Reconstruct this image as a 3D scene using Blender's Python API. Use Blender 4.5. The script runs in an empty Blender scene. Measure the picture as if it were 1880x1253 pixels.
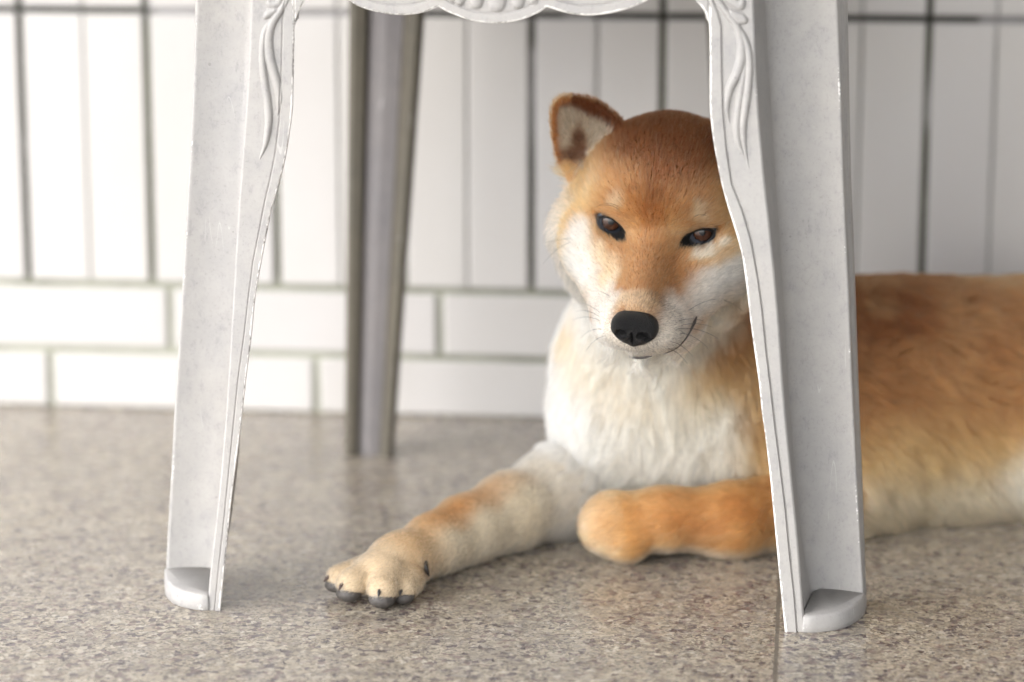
import bpy, math, random
import numpy as np
from mathutils import Vector, Matrix, kdtree

# ------------------------------------------------------------------ camera, world, sun, exposure
FUR = 1.0            # fur density factor
sc = bpy.context.scene
C = sc.collection
PITCH, CAMH, FPX = math.radians(12.4), 0.59, 5222.0
cam_d = bpy.data.cameras.new('camera')
cam_d.lens = 100; cam_d.sensor_width = 36; cam_d.clip_end = 500; cam_d.clip_start = 0.05
cam = bpy.data.objects.new('camera', cam_d); C.objects.link(cam)
cam.location = (0, 0, CAMH); cam.rotation_euler = (math.radians(90) - PITCH, 0, 0)
sc.camera = cam
cam_d.dof.use_dof = True; cam_d.dof.focus_distance = 1.875; cam_d.dof.aperture_fstop = 2.9

SUN_EL, SUN_AZ = math.radians(43), math.radians(-134)      # azimuth from +Y (away from camera), negative = left
world = bpy.data.worlds.new('World'); sc.world = world; world.use_nodes = True
wn = world.node_tree.nodes; wl = world.node_tree.links
sky = wn.new('ShaderNodeTexSky'); sky.sky_type = 'NISHITA'; sky.sun_disc = False
sky.sun_elevation = SUN_EL; sky.sun_rotation = SUN_AZ; sky.dust_density = 3; sky.air_density = 1.0; sky.ozone_density = 0.6
hs = wn.new('ShaderNodeHueSaturation'); hs.inputs['Saturation'].default_value = 0.45; wl.new(sky.outputs[0], hs.inputs['Color']); wl.new(hs.outputs[0], wn['Background'].inputs[0]); wn['Background'].inputs[1].default_value = 0.15
sun_d = bpy.data.lights.new('sun', 'SUN'); sun_d.energy = 0.5; sun_d.angle = math.radians(110); sun_d.color = (1, 0.992, 0.985)
sun = bpy.data.objects.new('sun', sun_d); C.objects.link(sun)
sdir = Vector((math.sin(SUN_AZ) * math.cos(SUN_EL), math.cos(SUN_AZ) * math.cos(SUN_EL), math.sin(SUN_EL)))
sun.rotation_euler = sdir.to_track_quat('Z', 'Y').to_euler()
sc.view_settings.view_transform = 'Standard'; sc.view_settings.look = 'None'
sc.view_settings.gamma = 1; sc.view_settings.exposure = 2.46
sc.render.engine = 'CYCLES'
sc.cycles.use_denoising = True
sc.cycles.max_bounces = 10; sc.cycles.diffuse_bounces = 5; sc.cycles.transmission_bounces = 10
sc.cycles.sample_clamp_indirect = 6
try: sc.cycles_curves.shape = 'RIBBONS'; sc.cycles_curves.subdivisions = 2
except Exception: pass

rng = np.random.default_rng(11); random.seed(5)

# ------------------------------------------------------------------ helpers
cp, sp = math.cos(PITCH), math.sin(PITCH)
CAM = np.array([0, 0, CAMH]); FW = np.array([0, cp, -sp]); UP = np.array([0, sp, cp]); RT = np.array([1., 0, 0])
def ray(px, py): return RT * (px - 940) / FPX + UP * (626.5 - py) / FPX + FW
def at(px, py, Y): d = ray(px, py); return CAM + d * (Y / d[1])          # measured point at a known distance
def at_z(px, py, z=0.): d = ray(px, py); return CAM + d * ((z - CAMH) / d[2])
def at_pl(px, py, P0, n): d = ray(px, py); return CAM + d * (((P0 - CAM) @ n) / (d @ n))
def PX(px, Y, Z):                                                        # X that a point at (Y,Z) has under column px
    return np.array([(px - 940) / FPX * (Y * cp + (CAMH - Z) * sp), Y, Z])
def proj(P):
    q = np.asarray(P) - CAM; z = q @ FW
    return 940 + FPX * (q @ RT) / z, 626.5 - FPX * (q @ UP) / z

def tag(o, label=None, cat=None, group=None, kind=None):
    if label: o['label'] = label
    if cat: o['category'] = cat
    if group: o['group'] = group
    if kind: o['kind'] = kind
    return o
def empty(name, loc=(0, 0, 0)):
    o = bpy.data.objects.new(name, None); C.objects.link(o); o.location = loc; o.empty_display_size = .05; return o
def link(name, me, mat, parent=None, smooth=True):
    o = bpy.data.objects.new(name, me); C.objects.link(o)
    if mat: me.materials.append(mat)
    if smooth and hasattr(me, 'polygons'): me.polygons.foreach_set('use_smooth', [True] * len(me.polygons))
    if parent is not None:
        o.parent = parent; o.matrix_parent_inverse = Matrix.Translation(parent.location).inverted()
    return o
def npmesh(name, v, f):
    me = bpy.data.meshes.new(name)
    v = np.asarray(v, float); me.from_pydata(v.tolist(), [], f.tolist() if hasattr(f, 'tolist') else f); me.update(); return me
def grid_faces(nr, nc, wrap=False):
    i, j = np.meshgrid(np.arange(nr - 1), np.arange(nc if wrap else nc - 1), indexing='ij'); j2 = (j + 1) % nc
    return np.stack([i * nc + j, i * nc + j2, (i + 1) * nc + j2, (i + 1) * nc + j], -1).reshape(-1, 4)
def boxes(name, lst, mat, parent=None, bevel=0., M=None, bw=1):
    v = []; f = []
    for (x0, y0, z0, x1, y1, z1) in lst:
        b = len(v)
        v += [(x0, y0, z0), (x1, y0, z0), (x1, y1, z0), (x0, y1, z0), (x0, y0, z1), (x1, y0, z1), (x1, y1, z1), (x0, y1, z1)]
        f += [[b + k for k in q] for q in ((0, 3, 2, 1), (4, 5, 6, 7), (0, 1, 5, 4), (1, 2, 6, 5), (2, 3, 7, 6), (3, 0, 4, 7))]
    v = np.array(v, float)
    if M is not None: v = v @ M[:3, :3].T + M[:3, 3]
    o = link(name, npmesh(name, v, f), mat, parent, smooth=False)
    if bevel:
        m = o.modifiers.new('bevel', 'BEVEL'); m.width = bevel; m.segments = bw; m.limit_method = 'NONE'
    return o
def tube(name, pts, rad, mat, parent, seg=8):
    pts = np.asarray(pts, float); rad = np.broadcast_to(rad, len(pts)); v = []
    for i, p in enumerate(pts):
        t = pts[min(i + 1, len(pts) - 1)] - pts[max(i - 1, 0)]; t /= np.linalg.norm(t) + 1e-9
        a = np.cross(t, [.3, .2, .93]); a /= np.linalg.norm(a) + 1e-9; b = np.cross(t, a)
        for k in range(seg):
            an = 2 * math.pi * k / seg; v.append(p + rad[i] * (a * math.cos(an) + b * math.sin(an)))
    f = grid_faces(len(pts), seg, True).tolist(); f += [list(range(seg))[::-1], [len(v) - seg + k for k in range(seg)]]
    return link(name, npmesh(name, v, f), mat, parent)

def hsh(ix, iy, iz, s):
    h = (ix * 374761393 + iy * 668265263 + iz * 2147483647 + s * 1274126177) & 0xffffffff
    h = ((h ^ (h >> 13)) * 1274126177) & 0xffffffff
    return ((h ^ (h >> 16)) & 0xffff) / 65535.
def noise(P, scale, s=0):
    Q = np.asarray(P) * scale; I = np.floor(Q).astype(np.int64); F = Q - I; F = F * F * (3 - 2 * F); r = 0
    for dx in (0, 1):
        for dy in (0, 1):
            for dz in (0, 1):
                w = (F[:, 0] if dx else 1 - F[:, 0]) * (F[:, 1] if dy else 1 - F[:, 1]) * (F[:, 2] if dz else 1 - F[:, 2])
                r = r + w * hsh(I[:, 0] + dx, I[:, 1] + dy, I[:, 2] + dz, s)
    return r
def nrm(a): return a / (np.linalg.norm(a, axis=-1, keepdims=True) + 1e-9)
def sstep(a, b, x): t = np.clip((x - a) / (b - a), 0, 1); return t * t * (3 - 2 * t)
def srgb(r, g, b):
    c = np.array([r, g, b]) / 255.; return np.where(c <= .04045, c / 12.92, ((c + .055) / 1.055) ** 2.4)

class N:            # small node-tree builder
    def __init__(s, name):
        s.m = bpy.data.materials.new(name); s.m.use_nodes = True; s.t = s.m.node_tree; s.n = s.t.nodes; s.l = s.t.links
        s.b = s.n['Principled BSDF']; s.out = s.n['Material Output']
    def new(s, ty, **kw):
        n = s.n.new(ty)
        for k, v in kw.items():
            if k in n.inputs.keys() if isinstance(k, str) else False: n.inputs[k].default_value = v
            else: setattr(n, k, v)
        return n
    def inp(s, n, k, v):
        if hasattr(v, 'is_output'): s.l.new(v, n.inputs[k])
        else: n.inputs[k].default_value = v
    def coord(s): return s.n.new('ShaderNodeTexCoord').outputs['Object']
    def noise(s, co, scale, detail=3, rough=.5, dist=0.):
        n = s.n.new('ShaderNodeTexNoise'); n.inputs['Scale'].default_value = scale; n.inputs['Detail'].default_value = detail
        n.inputs['Roughness'].default_value = rough; n.inputs['Distortion'].default_value = dist; s.l.new(co, n.inputs['Vector']); return n.outputs['Fac']
    def ramp(s, fac, stops, interp='LINEAR'):
        r = s.n.new('ShaderNodeValToRGB'); r.color_ramp.interpolation = interp
        e = r.color_ramp.elements
        while len(e) < len(stops): e.new(.5)
        for k, (p, c) in enumerate(stops):
            e[k].position = p; e[k].color = (*c, 1) if hasattr(c, '__len__') else (c, c, c, 1)
        s.l.new(fac, r.inputs['Fac']); return r.outputs['Color']
    def mix(s, f, a, b, mode='MIX'):
        n = s.n.new('ShaderNodeMix'); n.data_type = 'RGBA'; n.blend_type = mode
        for i, v in ((0, f), (6, a), (7, b)):
            if hasattr(v, 'is_output'): s.l.new(v, n.inputs[i])
            else: n.inputs[i].default_value = (*v, 1) if hasattr(v, '__len__') else v
        return n.outputs[2]
    def math(s, op, a, b=0., c=0.):
        n = s.n.new('ShaderNodeMath'); n.operation = op
        for i, v in ((0, a), (1, b), (2, c)):
            if hasattr(v, 'is_output'): s.l.new(v, n.inputs[i])
            else: n.inputs[i].default_value = v
        return n.outputs[0]
    def bump(s, h, strength, dist):
        n = s.n.new('ShaderNodeBump'); n.inputs['Strength'].default_value = strength; n.inputs['Distance'].default_value = dist
        s.l.new(h, n.inputs['Height']); s.l.new(n.outputs[0], s.b.inputs['Normal'])
    def set(s, **kw):
        for k, v in kw.items(): s.inp(s.b, k.replace('_', ' '), (*v, 1) if isinstance(v, (tuple, list, np.ndarray)) and len(v) == 3 else v)
        return s.m
    def attr(s, name):
        a = s.n.new('ShaderNodeAttribute'); a.attribute_name = name; return a

# ------------------------------------------------------------------ materials
def mat_floor():
    n = N('granite_floor'); co = n.coord()
    def vor(scale, rnd=1.):
        v = n.new('ShaderNodeTexVoronoi'); v.inputs['Scale'].default_value = scale; v.inputs['Randomness'].default_value = rnd
        n.l.new(w, v.inputs['Vector']); return v
    nz = n.n.new('ShaderNodeTexNoise'); nz.inputs['Scale'].default_value = 260; nz.inputs['Detail'].default_value = 2; n.l.new(co, nz.inputs['Vector'])
    vm = n.n.new('ShaderNodeVectorMath'); vm.operation = 'MULTIPLY_ADD'; n.l.new(nz.outputs['Color'], vm.inputs[0])
    vm.inputs[1].default_value = (.006, .006, 0); n.l.new(co, vm.inputs[2]); w = vm.outputs[0]
    v1 = vor(250); sep = n.n.new('ShaderNodeSeparateColor'); n.l.new(v1.outputs['Color'], sep.inputs[0])
    base = n.ramp(sep.outputs[0], [(0, (.43, .385, .325)), (.2, (.49, .445, .375)), (.45, (.57, .525, .45)), (.66, (.40, .365, .335)), (.78, (.18, .155, .165)), (.87, (.31, .25, .235)), (.95, (.63, .595, .53))], 'CONSTANT')
    v2 = vor(560); sep2 = n.n.new('ShaderNodeSeparateColor'); n.l.new(v2.outputs['Color'], sep2.inputs[0])
    fine = n.ramp(sep2.outputs[1], [(0, .55), (.25, .85), (.55, 1.0), (.85, 1.15)], 'CONSTANT')
    c = n.mix(1., base, fine, 'MULTIPLY')
    dark = n.noise(w, 420, 2, .6); clus = n.noise(w, 60, 2, .5)
    dm = n.math('MULTIPLY', n.ramp(dark, [(.535, 0.), (.575, 1.)]), n.ramp(clus, [(.42, 0.15), (.6, 1.)]))
    c = n.mix(n.math('MULTIPLY', dm, .8), c, (.085, .075, .08))
    big = n.noise(w, 7, 3, .5); c = n.mix(1., c, n.ramp(big, [(.3, (.93, .93, .94)), (.7, (1.04, 1.03, 1.0))]), 'MULTIPLY')
    mid = n.noise(w, 45, 2, .5); c = n.mix(.8, c, n.ramp(mid, [(.3, (.88, .88, .90)), (.7, (1.09, 1.08, 1.05))]), 'MULTIPLY')
    # joints of the 0.8 m slabs
    s = n.n.new('ShaderNodeSeparateXYZ'); n.l.new(co, s.inputs[0])
    jn = n.math('MULTIPLY', n.math('SUBTRACT', n.noise(co, 160, 2, .6), .5), .0022)
    def joint(a):
        m = n.math('ABSOLUTE', n.math('SUBTRACT', n.math('FRACT', n.math('ADD', n.math('DIVIDE', a, .8), .5)), .5))
        return n.math('SUBTRACT', n.math('MULTIPLY', m, .8), jn)
    j = n.math('MINIMUM', joint(s.outputs[0]), joint(s.outputs[1]))
    jm = n.math('LESS_THAN', j, .00140)
    c = n.mix(1., c, (.80, .785, .755), 'MULTIPLY'); c = n.mix(n.math('MULTIPLY', jm, .9), c, (.12, .10, .075))
    rough = n.math('ADD', n.math('MULTIPLY', n.noise(co, 30, 4, .6), .10), .22)
    rough = n.math('ADD', rough, n.math('MULTIPLY', jm, .5))
    h = n.math('SUBTRACT', n.math('MULTIPLY', n.noise(w, 300, 2), .15), jm); n.bump(h, .5, .0006)
    return n.set(Base_Color=c, Roughness=rough, Specular_IOR_Level=.58)
def mat_tile():
    n = N('glazed_tile'); co = n.coord()
    a = n.attr('tint'); c = n.mix(1., (.50, .488, .478), a.outputs['Color'], 'MULTIPLY')
    c = n.mix(.5, c, n.ramp(n.noise(co, 9, 4, .6), [(.3, (.94, .93, .91)), (.7, (1, 1, 1))]), 'MULTIPLY')
    n.bump(n.noise(co, 14, 2), .25, .002)
    return n.set(Base_Color=c, Roughness=.26, Specular_IOR_Level=.22)
def mat_grout():
    n = N('grout'); co = n.coord(); a = n.attr('tint')
    dirt = n.noise(co, 22, 3, .6)
    c = n.mix(1., a.outputs['Color'], n.ramp(dirt, [(.3, (.7, .7, .68)), (.6, (1, 1, 1)), (.75, (1.25, 1.25, 1.22))]), 'MULTIPLY')
    return n.set(Base_Color=c, Roughness=.9)
def mat_plastic(name, col):
    n = N(name); co = n.coord()
    blot = n.noise(co, 55, 4, .65); fine = n.noise(co, 480, 3, .7); spk = n.noise(co, 900, 2, .5); big = n.noise(co, 12, 2, .5)
    mp = n.n.new('ShaderNodeMapping'); mp.inputs['Scale'].default_value = (1, 1, .55); n.l.new(co, mp.inputs[0])
    sm = n.noise(mp.outputs[0], 150, 5, .75)
    c = n.mix(1., col, n.ramp(blot, [(.32, (.92, .925, .935)), (.5, (.98, .98, .98)), (.65, (1.02, 1.02, 1.02))]), 'MULTIPLY')
    c = n.mix(.55, c, n.ramp(sm, [(.34, (.72, .73, .76)), (.44, (.95, .95, .96)), (.56, (1, 1, 1))]), 'MULTIPLY')
    c = n.mix(.7, c, n.ramp(fine, [(.3, .82), (.42, 1.), (.7, 1.04)]), 'MULTIPLY')
    c = n.mix(1., c, n.ramp(big, [(.3, (.95, .955, .97)), (.7, (1.02, 1.01, 1.0))]), 'MULTIPLY')
    # rare dark pits
    v = n.n.new('ShaderNodeTexVoronoi'); v.inputs['Scale'].default_value = 95; n.l.new(co, v.inputs['Vector'])
    pit = n.math('LESS_THAN', v.outputs['Distance'], n.math('MULTIPLY', n.ramp(n.noise(co, 33, 2), [(.52, 0.), (.7, .12)]), 1.))
    c = n.mix(n.math('MULTIPLY', pit, .55), c, (.2, .19, .19))
    # scratches: thin stretched bright lines
    mp2 = n.n.new('ShaderNodeMapping'); mp2.inputs['Scale'].default_value = (55, 55, 5); mp2.inputs['Rotation'].default_value = (.25, .35, 0); n.l.new(co, mp2.inputs[0])
    scn = n.noise(mp2.outputs[0], 1.0, 1, .4, .8)
    scr = n.math('MULTIPLY', n.math('LESS_THAN', n.math('ABSOLUTE', n.math('SUBTRACT', scn, .5)), .0022), n.ramp(n.noise(co, 27, 2), [(.56, 0.), (.62, 1.)]))
    c = n.mix(n.math('MULTIPLY', scr, .16), c, (.9, .89, .87))
    # scuffed edges
    e = n.attr('edge').outputs['Fac']
    en = n.noise(co, 210, 5, .75); lo = n.noise(co, 24, 2, .5)
    amt = n.math('ADD', n.math('ADD', 1., n.math('MULTIPLY', n.math('SUBTRACT', en, .5), 3.2)), n.math('MULTIPLY', n.math('SUBTRACT', lo, .5), 2.6))
    thr = n.math('MULTIPLY', e, amt)
    chip = n.ramp(thr, [(.60, 0.), (.64, 1.)])
    c = n.mix(n.math('MULTIPLY', chip, .75), c, (.9, .885, .86))
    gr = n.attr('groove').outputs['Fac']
    c = n.mix(n.math('MULTIPLY', gr, .22), c, (.25, .235, .22))  # shadow line of the rim step painted into the groove
    h = n.math('ADD', n.math('MULTIPLY', fine, .35), n.math('MULTIPLY', chip, n.math('ADD', .4, n.noise(co, 500, 3))))
    n.bump(h, .35, .0007)
    return n.set(Base_Color=c, Roughness=n.math('ADD', .42, n.math('MULTIPLY', blot, .15)), Specular_IOR_Level=.4)
def mat_plain(name, col, rough=.6, nscale=20, var=.1, bump=0.):
    n = N(name); co = n.coord(); nz = n.noise(co, nscale, 4, .6)
    c = n.mix(1., col, n.ramp(nz, [(.3, 1 - var), (.7, 1 + var)]), 'MULTIPLY')
    if bump: n.bump(nz, bump, .001)
    return n.set(Base_Color=c, Roughness=rough)
M_FLOOR, M_TILE, M_GROUT = mat_floor(), mat_tile(), mat_grout()
M_PLAST = mat_plastic('pale_grey_plastic', (.355, .345, .332))
M_PLAST_D = mat_plastic('darker_grey_plastic', (.20, .19, .192))  # darker tone of the chair plastic, for the back legs
M_SHADED_EDGE = mat_plastic('shaded_edge_plastic', (.11, .10, .08))  # back leg edge strips: their shade is painted in as dark plastic
for m_ in (M_PLAST_D, M_SHADED_EDGE): m_.node_tree.nodes['Principled BSDF'].inputs['Specular IOR Level'].default_value = .12

# ------------------------------------------------------------------ setting: floor, wall, porch
Y6 = math.radians(6.0)
WX = np.array([math.cos(Y6), -math.sin(Y6), 0]); WY = np.array([math.sin(Y6), math.cos(Y6), 0]); WO = at_z(490, 757)
MW = np.eye(4); MW[:3, 0] = WX; MW[:3, 1] = WY; MW[:3, 3] = WO
JP = at_z(1424, 1225)                       # a point on the slab joint
js = (JP - WO) @ WX
fl = link('floor', npmesh('floor', [(-4, -5, 0), (3, -5, 0), (3, .02, 0), (-4, .02, 0)], [[0, 1, 2, 3]]), M_FLOOR)
# object frame: x along the wall, y away; origin on the joint
fo = WO + WX * js + WY * (.015)
fl.matrix_world = Matrix(((WX[0], WY[0], 0, fo[0]), (WX[1], WY[1], 0, fo[1]), (0, 0, 1, 0), (0, 0, 0, 1)))
tag(fl, kind='structure')
gm = mat_plain('pale_bounce_ground', (.46, .45, .43), .9, 6, .1)  # unseen ground, made pale to bounce light into the scene
g = link('ground', npmesh('ground', [(-150, -150, -.16), (150, -150, -.16), (150, 150, -.16), (-150, 150, -.16)], [[0, 1, 2, 3]]), gm); tag(g, kind='structure')

def tiled_wall():
    root = empty('tiled_wall', WO); tag(root, 'wall of glossy white rectangular tiles with dirty grey green joints, behind the dog', 'wall')
    g = .0060; tw = .1094; sx0 = -.0975   # a dark soldier joint sits at -9.75 cm
    rects = []
    z1, z2, z3 = .0515, .110, .346
    x = -1.6
    for (za, zb, off) in ((0.0, z1, .044), (z1, z2, -.083)):
        k0 = int((-2.2 - off) / .2345)
        for k in range(k0, k0 + 16):
            xa = off + k * .2345
            rects.append((xa + g / 2, za + (g / 2 if za else .001), xa + .2345 - g / 2, zb - g / 2, 1))
    za = z2
    for r in range(7):
        zb = za + .2365
        k0 = int((-2.2 - sx0) / tw)
        for k in range(k0, k0 + 34):
            xa = sx0 + k * tw
            rects.append((xa + g / 2, za + g / 2, xa + tw / 2 - .0006, zb - g / 2, 1))
            rects.append((xa + tw / 2 + .0006, za + g / 2, xa + tw - g / 2, zb - g / 2, 1))
        za = zb
    zt = za
    v = []; f = []; col = []
    b_ = .0016
    for (x0, a, x1, b, _) in rects:
        k = len(v); yb = .004; tilt = rng.normal(0, .00025, 4)
        v += [(x0, yb, a), (x1, yb, a), (x1, yb, b), (x0, yb, b), (x0, b_, a), (x1, b_, a), (x1, b_, b), (x0, b_, b),
              (x0 + b_, 0 + tilt[0], a + b_), (x1 - b_, 0 + tilt[1], a + b_), (x1 - b_, 0 + tilt[2], b - b_), (x0 + b_, 0 + tilt[3], b - b_)]
        for (p, q) in ((0, 1), (1, 2), (2, 3), (3, 0)):
            f.append([k + p, k + q, k + q + 4, k + p + 4]); f.append([k + p + 4, k + q + 4, k + q + 8, k + p + 8])
        f.append([k + 8, k + 9, k + 10, k + 11])
        t = 1 + rng.normal(0, .012); tb = t * (1 + rng.normal(0, .006)); col += [(t, t, tb, 1)] * 12
    v = np.array(v) @ MW[:3, :3].T + WO
    me = npmesh('tile', v, f); at_ = me.color_attributes.new('tint', 'FLOAT_COLOR', 'POINT'); at_.data.foreach_set('color', np.array(col, float).ravel())
    link('tiles', me, M_TILE, root, smooth=False)
    # grout sheet, stained dark in the upper soldier joints, paler green low down
    xs = np.arange(-2.2, 1.5, .006); zs = np.arange(0, zt, .006); X, Z = np.meshgrid(xs, zs, indexing='ij')
    P = np.stack([X.ravel(), np.full(X.size, .0035), Z.ravel()], 1)
    base = np.array([.33, .34, .275]); dk = np.array([.11, .115, .078]); vdk = np.array([.045, .045, .04]); pale = np.array([.42, .41, .42])
    t = sstep(.110, .118, P[:, 2])[:, None]
    c = base * (1 - t) + dk * t
    nn = noise(P * [1, 1, .5], 14, 3)
    c = c * (1 - (t[:, 0] * sstep(.35, .7, nn) * .75)[:, None]) + vdk * (t[:, 0] * sstep(.35, .7, nn) * .75)[:, None]
    tt = np.exp(-((P[:, 2] - .3465) / .008) ** 2)[:, None]; c = c * (1 - tt) + vdk * tt
    pn = sstep(.64, .74, noise(P, 26, 8)) * sstep(.2, .3, P[:, 2]) * .7; c = c * (1 - pn[:, None]) + pale * pn[:, None]
    r = sstep(-.05, .3, P[:, 0])[:, None] * .5; c = c * (1 - r) + c * .55 * r  # whole grout sheet darker towards the right
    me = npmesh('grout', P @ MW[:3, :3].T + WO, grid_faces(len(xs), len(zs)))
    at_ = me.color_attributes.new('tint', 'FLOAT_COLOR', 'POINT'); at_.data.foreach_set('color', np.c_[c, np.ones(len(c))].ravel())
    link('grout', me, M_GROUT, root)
    pm = mat_plain('painted_plaster', (.72, .70, .66), .8, 8, .05)
    boxes('plaster', [(-2.2, .006, 0, 1.5, .2, 2.6)], pm, root, M=MW)
tiled_wall()
boxf = lambda name, b, m: boxes(name, [b], m, M=MW)
cm = mat_plain('porch_plaster', (.46, .46, .46), .85, 5, .06)
o = boxf('ceiling', (-2.3, -4.6, 2.35, 1.5, .2, 2.5), cm); tag(o, kind='structure')  # unseen porch roof, its edges set to shape the light
o = boxf('light_block_wall', (1.15, -3.4, 0, 1.35, -.001, 2.35), mat_plain('side_plaster', (.30, .30, .30), .85, 5, .06)); tag(o, 'plain wall out of view, added on the right to block light', 'wall')  # unseen wall, added to keep light off the right side

# ------------------------------------------------------------------ the chair
FL, FR = at_z(405, 1122), at_z(1443, 1160)
ya = math.atan2(-(FR - FL)[1], (FR - FL)[0])
CX = np.array([math.cos(ya), -math.sin(ya), 0]); CY = np.array([math.sin(ya), math.cos(ya), 0]); CO = (FL + FR) / 2; CO[2] = 0
MC = np.eye(4); MC[:3, 0] = CX; MC[:3, 1] = CY; MC[:3, 3] = CO
def lx(px, py, d=0.):        # a traced point of the photo on the chair's own plane d metres behind its front: local x, z
    q = at_pl(px, py, CO + CY * d, CY) - CO; return q @ CX, q[2]
def trace(pts, d=0.): return np.array([lx(x, y, d) for x, y in pts])
def lerpz(tr, z):            # local x of a traced line as a function of z
    a = tr[np.argsort(tr[:, 1])]; out = np.interp(z, a[:, 1], a[:, 0])
    lo = z < a[0, 1]; s0 = (a[1, 0] - a[0, 0]) / (a[1, 1] - a[0, 1]); out = np.where(lo, a[0, 0] + (z - a[0, 1]) * s0, out)
    hi = z > a[-1, 1]; s1 = (a[-1, 0] - a[-2, 0]) / (a[-1, 1] - a[-2, 1]); return np.where(hi, a[-1, 0] + (z - a[-1, 1]) * s1, out)
def smooth1(a, k=9):
    p = np.pad(a, (k, k), mode='reflect', reflect_type='odd'); w = np.hanning(2 * k + 1); w /= w.sum(); return np.convolve(p, w, 'valid')
def seg_dist(P, A, B, wa, wb):
    ab = B - A; t = np.clip(((P - A) @ ab) / (ab @ ab + 1e-12), 0, 1); d = np.linalg.norm(P - A - t[:, None] * ab, axis=1)
    return d, wa + (wb - wa) * t
def catmull(pts, n=6):
    pts = np.asarray(pts, float); q = np.vstack([2 * pts[0] - pts[1], pts, 2 * pts[-1] - pts[-2]]); out = []
    for i in range(1, len(q) - 2):
        for t in np.arange(n) / n:
            out.append(.5 * ((2 * q[i]) + (-q[i - 1] + q[i + 1]) * t + (2 * q[i - 1] - 5 * q[i] + 4 * q[i + 1] - q[i + 2]) * t ** 2 + (-q[i - 1] + 3 * q[i] - 3 * q[i + 1] + q[i + 2]) * t ** 3))
    out.append(pts[-1]); return np.array(out)
STROKES = []    # raised leaves: polyline in the front plane, widths, height
def stroke(px_pts, widths, h=.0024):
    p = catmull(trace(px_pts), 5); w = np.interp(np.linspace(0, 1, len(p)), np.linspace(0, 1, len(widths)), widths) * .001; STROKES.append((p, w, h))
z3 = lambda pts, ox=1180, oy=0, s=3.133: [(ox + x / s, oy + y / s) for x, y in pts]
# right front leg
stroke(z3([(400, -40), (450, 30), (500, 95), (545, 165), (568, 250), (566, 340), (540, 430), (505, 500), (487, 570), (485, 640), (499, 712)]), [2.2, 2.2, 2.4, 2.8, 3.2, 3.0, 2.6, 1.8, 0.2])
stroke(z3([(530, 130), (575, 200), (605, 280), (614, 380), (606, 500), (590, 620), (578, 720), (582, 820), (609, 968)]), [1.2, 2.0, 2.2, 2.4, 2.6, 2.4, 1.8, .2])
stroke(z3([(592, 330), (580, 430), (562, 540), (545, 640), (540, 740), (552, 830), (590, 915)]), [.6, 1.8, 2.3, 2.6, 2.4, 1.6, .3], .0018)
stroke(z3([(500, 60), (530, 90), (560, 108), (585, 118)]), [1.2, 3.2, 3.8, 2.2]); stroke(z3([(505, -30), (535, 20), (560, 30), (572, 10)]), [2, 3.2, 3.4, 2])
stroke(z3([(440, -60), (480, -10), (520, 18), (548, 40)]), [1.5, 2.5, 2.5, 1.4])
# left front leg
z2 = lambda pts: z3(pts, 260)
stroke(z2([(850, -50), (825, 15), (790, 75), (752, 135), (730, 215), (736, 320), (760, 420), (785, 510), (792, 590), (780, 668)]), [2, 2.2, 2.4, 2.8, 3.2, 3.2, 3.0, 2.2, .2])
stroke(z2([(770, 105), (715, 170), (697, 260), (697, 360), (708, 470), (726, 590), (732, 700), (715, 820), (680, 917)]), [1, 2, 2.2, 2.4, 2.6, 2.6, 2.0, .2])
stroke(z2([(712, 98), (735, 78), (765, 60), (790, 45)]), [1.6, 2.6, 2.2, 1.0]); stroke(z2([(735, 20), (755, 28), (790, 15), (800, -20)]), [2, 3, 3, 2])
# beads and inner arcs of the apron
for (x, y, r) in ((832, -3, 4), (843, 2, 4.5), (874, 4, 6.), (912, 6, 7.6), (950, 4, 6.), (980, 0, 5), (806, -8, 4), (1002, -8, 4)):
    stroke([(x, y - 14), (x, y - 6), (x, y)], [r * .5, r * .8, r * .75], .0026)
RIML = trace([(546, -20), (526, 0), (520, 32), (518, 128), (514, 223), (506, 287), (496, 335), (488, 368), (478, 420), (466, 480), (457, 550), (449, 620), (438, 700), (430, 780), (420, 880), (411, 970), (401, 1060), (396, 1112)])
RIMR = trace([(1296, -20), (1308, 0), (1317, 22), (1324, 48), (1325, 128), (1327, 204), (1333, 271), (1343, 338), (1363, 388), (1378, 440), (1390, 505), (1399, 570), (1406, 642), (1413, 699), (1421, 770), (1430, 840), (1441, 930), (1449, 1014), (1458, 1096), (1463, 1161)])
INL = trace([(541, 40), (540, 100), (538, 200), (533, 240), (525, 290), (514, 335), (500, 380), (488, 440), (477, 500), (469, 545), (462, 620), (453, 690), (445, 760), (437, 830), (430, 880), (422, 950), (415, 1020), (410, 1070), (405, 1122)])
INR = trace([(1302, 40), (1303, 100), (1303, 200), (1308, 250), (1315, 290), (1325, 340), (1336, 380), (1352, 430), (1363, 470), (1371, 530), (1379, 600), (1386, 650), (1393, 700), (1399, 760), (1405, 800), (1412, 860), (1418, 920), (1424, 985), (1430, 1050), (1436, 1110), (1441, 1160)])
apx = catmull([(541, 46), (545, 30), (556, 8), (576, -16), (606, -24), (630, -8), (655, 10), (690, 22), (735, 28), (775, 24), (803, 13), (806, 13), (828, 25), (868, 39), (910, 43), (950, 39), (985, 26), (1003, 14), (1006, 14), (1045, 25), (1085, 29), (1130, 23), (1170, 10), (1198, -4), (1225, -22), (1258, -20), (1280, 4), (1294, 22), (1302, 46)], 5)
APB = trace(apx); XA, XB = APB[0, 0], APB[-1, 0]
def in_edge(side, z):
    t = INL if side < 0 else INR; zz = np.linspace(-.01, .46, 400); xx = smooth1(lerpz(t, zz), 6); top = XA if side < 0 else XB
    xx = np.where(zz > lx(541, 46)[1], top, xx); return np.interp(z, zz, smooth1(xx, 3))
ZT = .442
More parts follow.
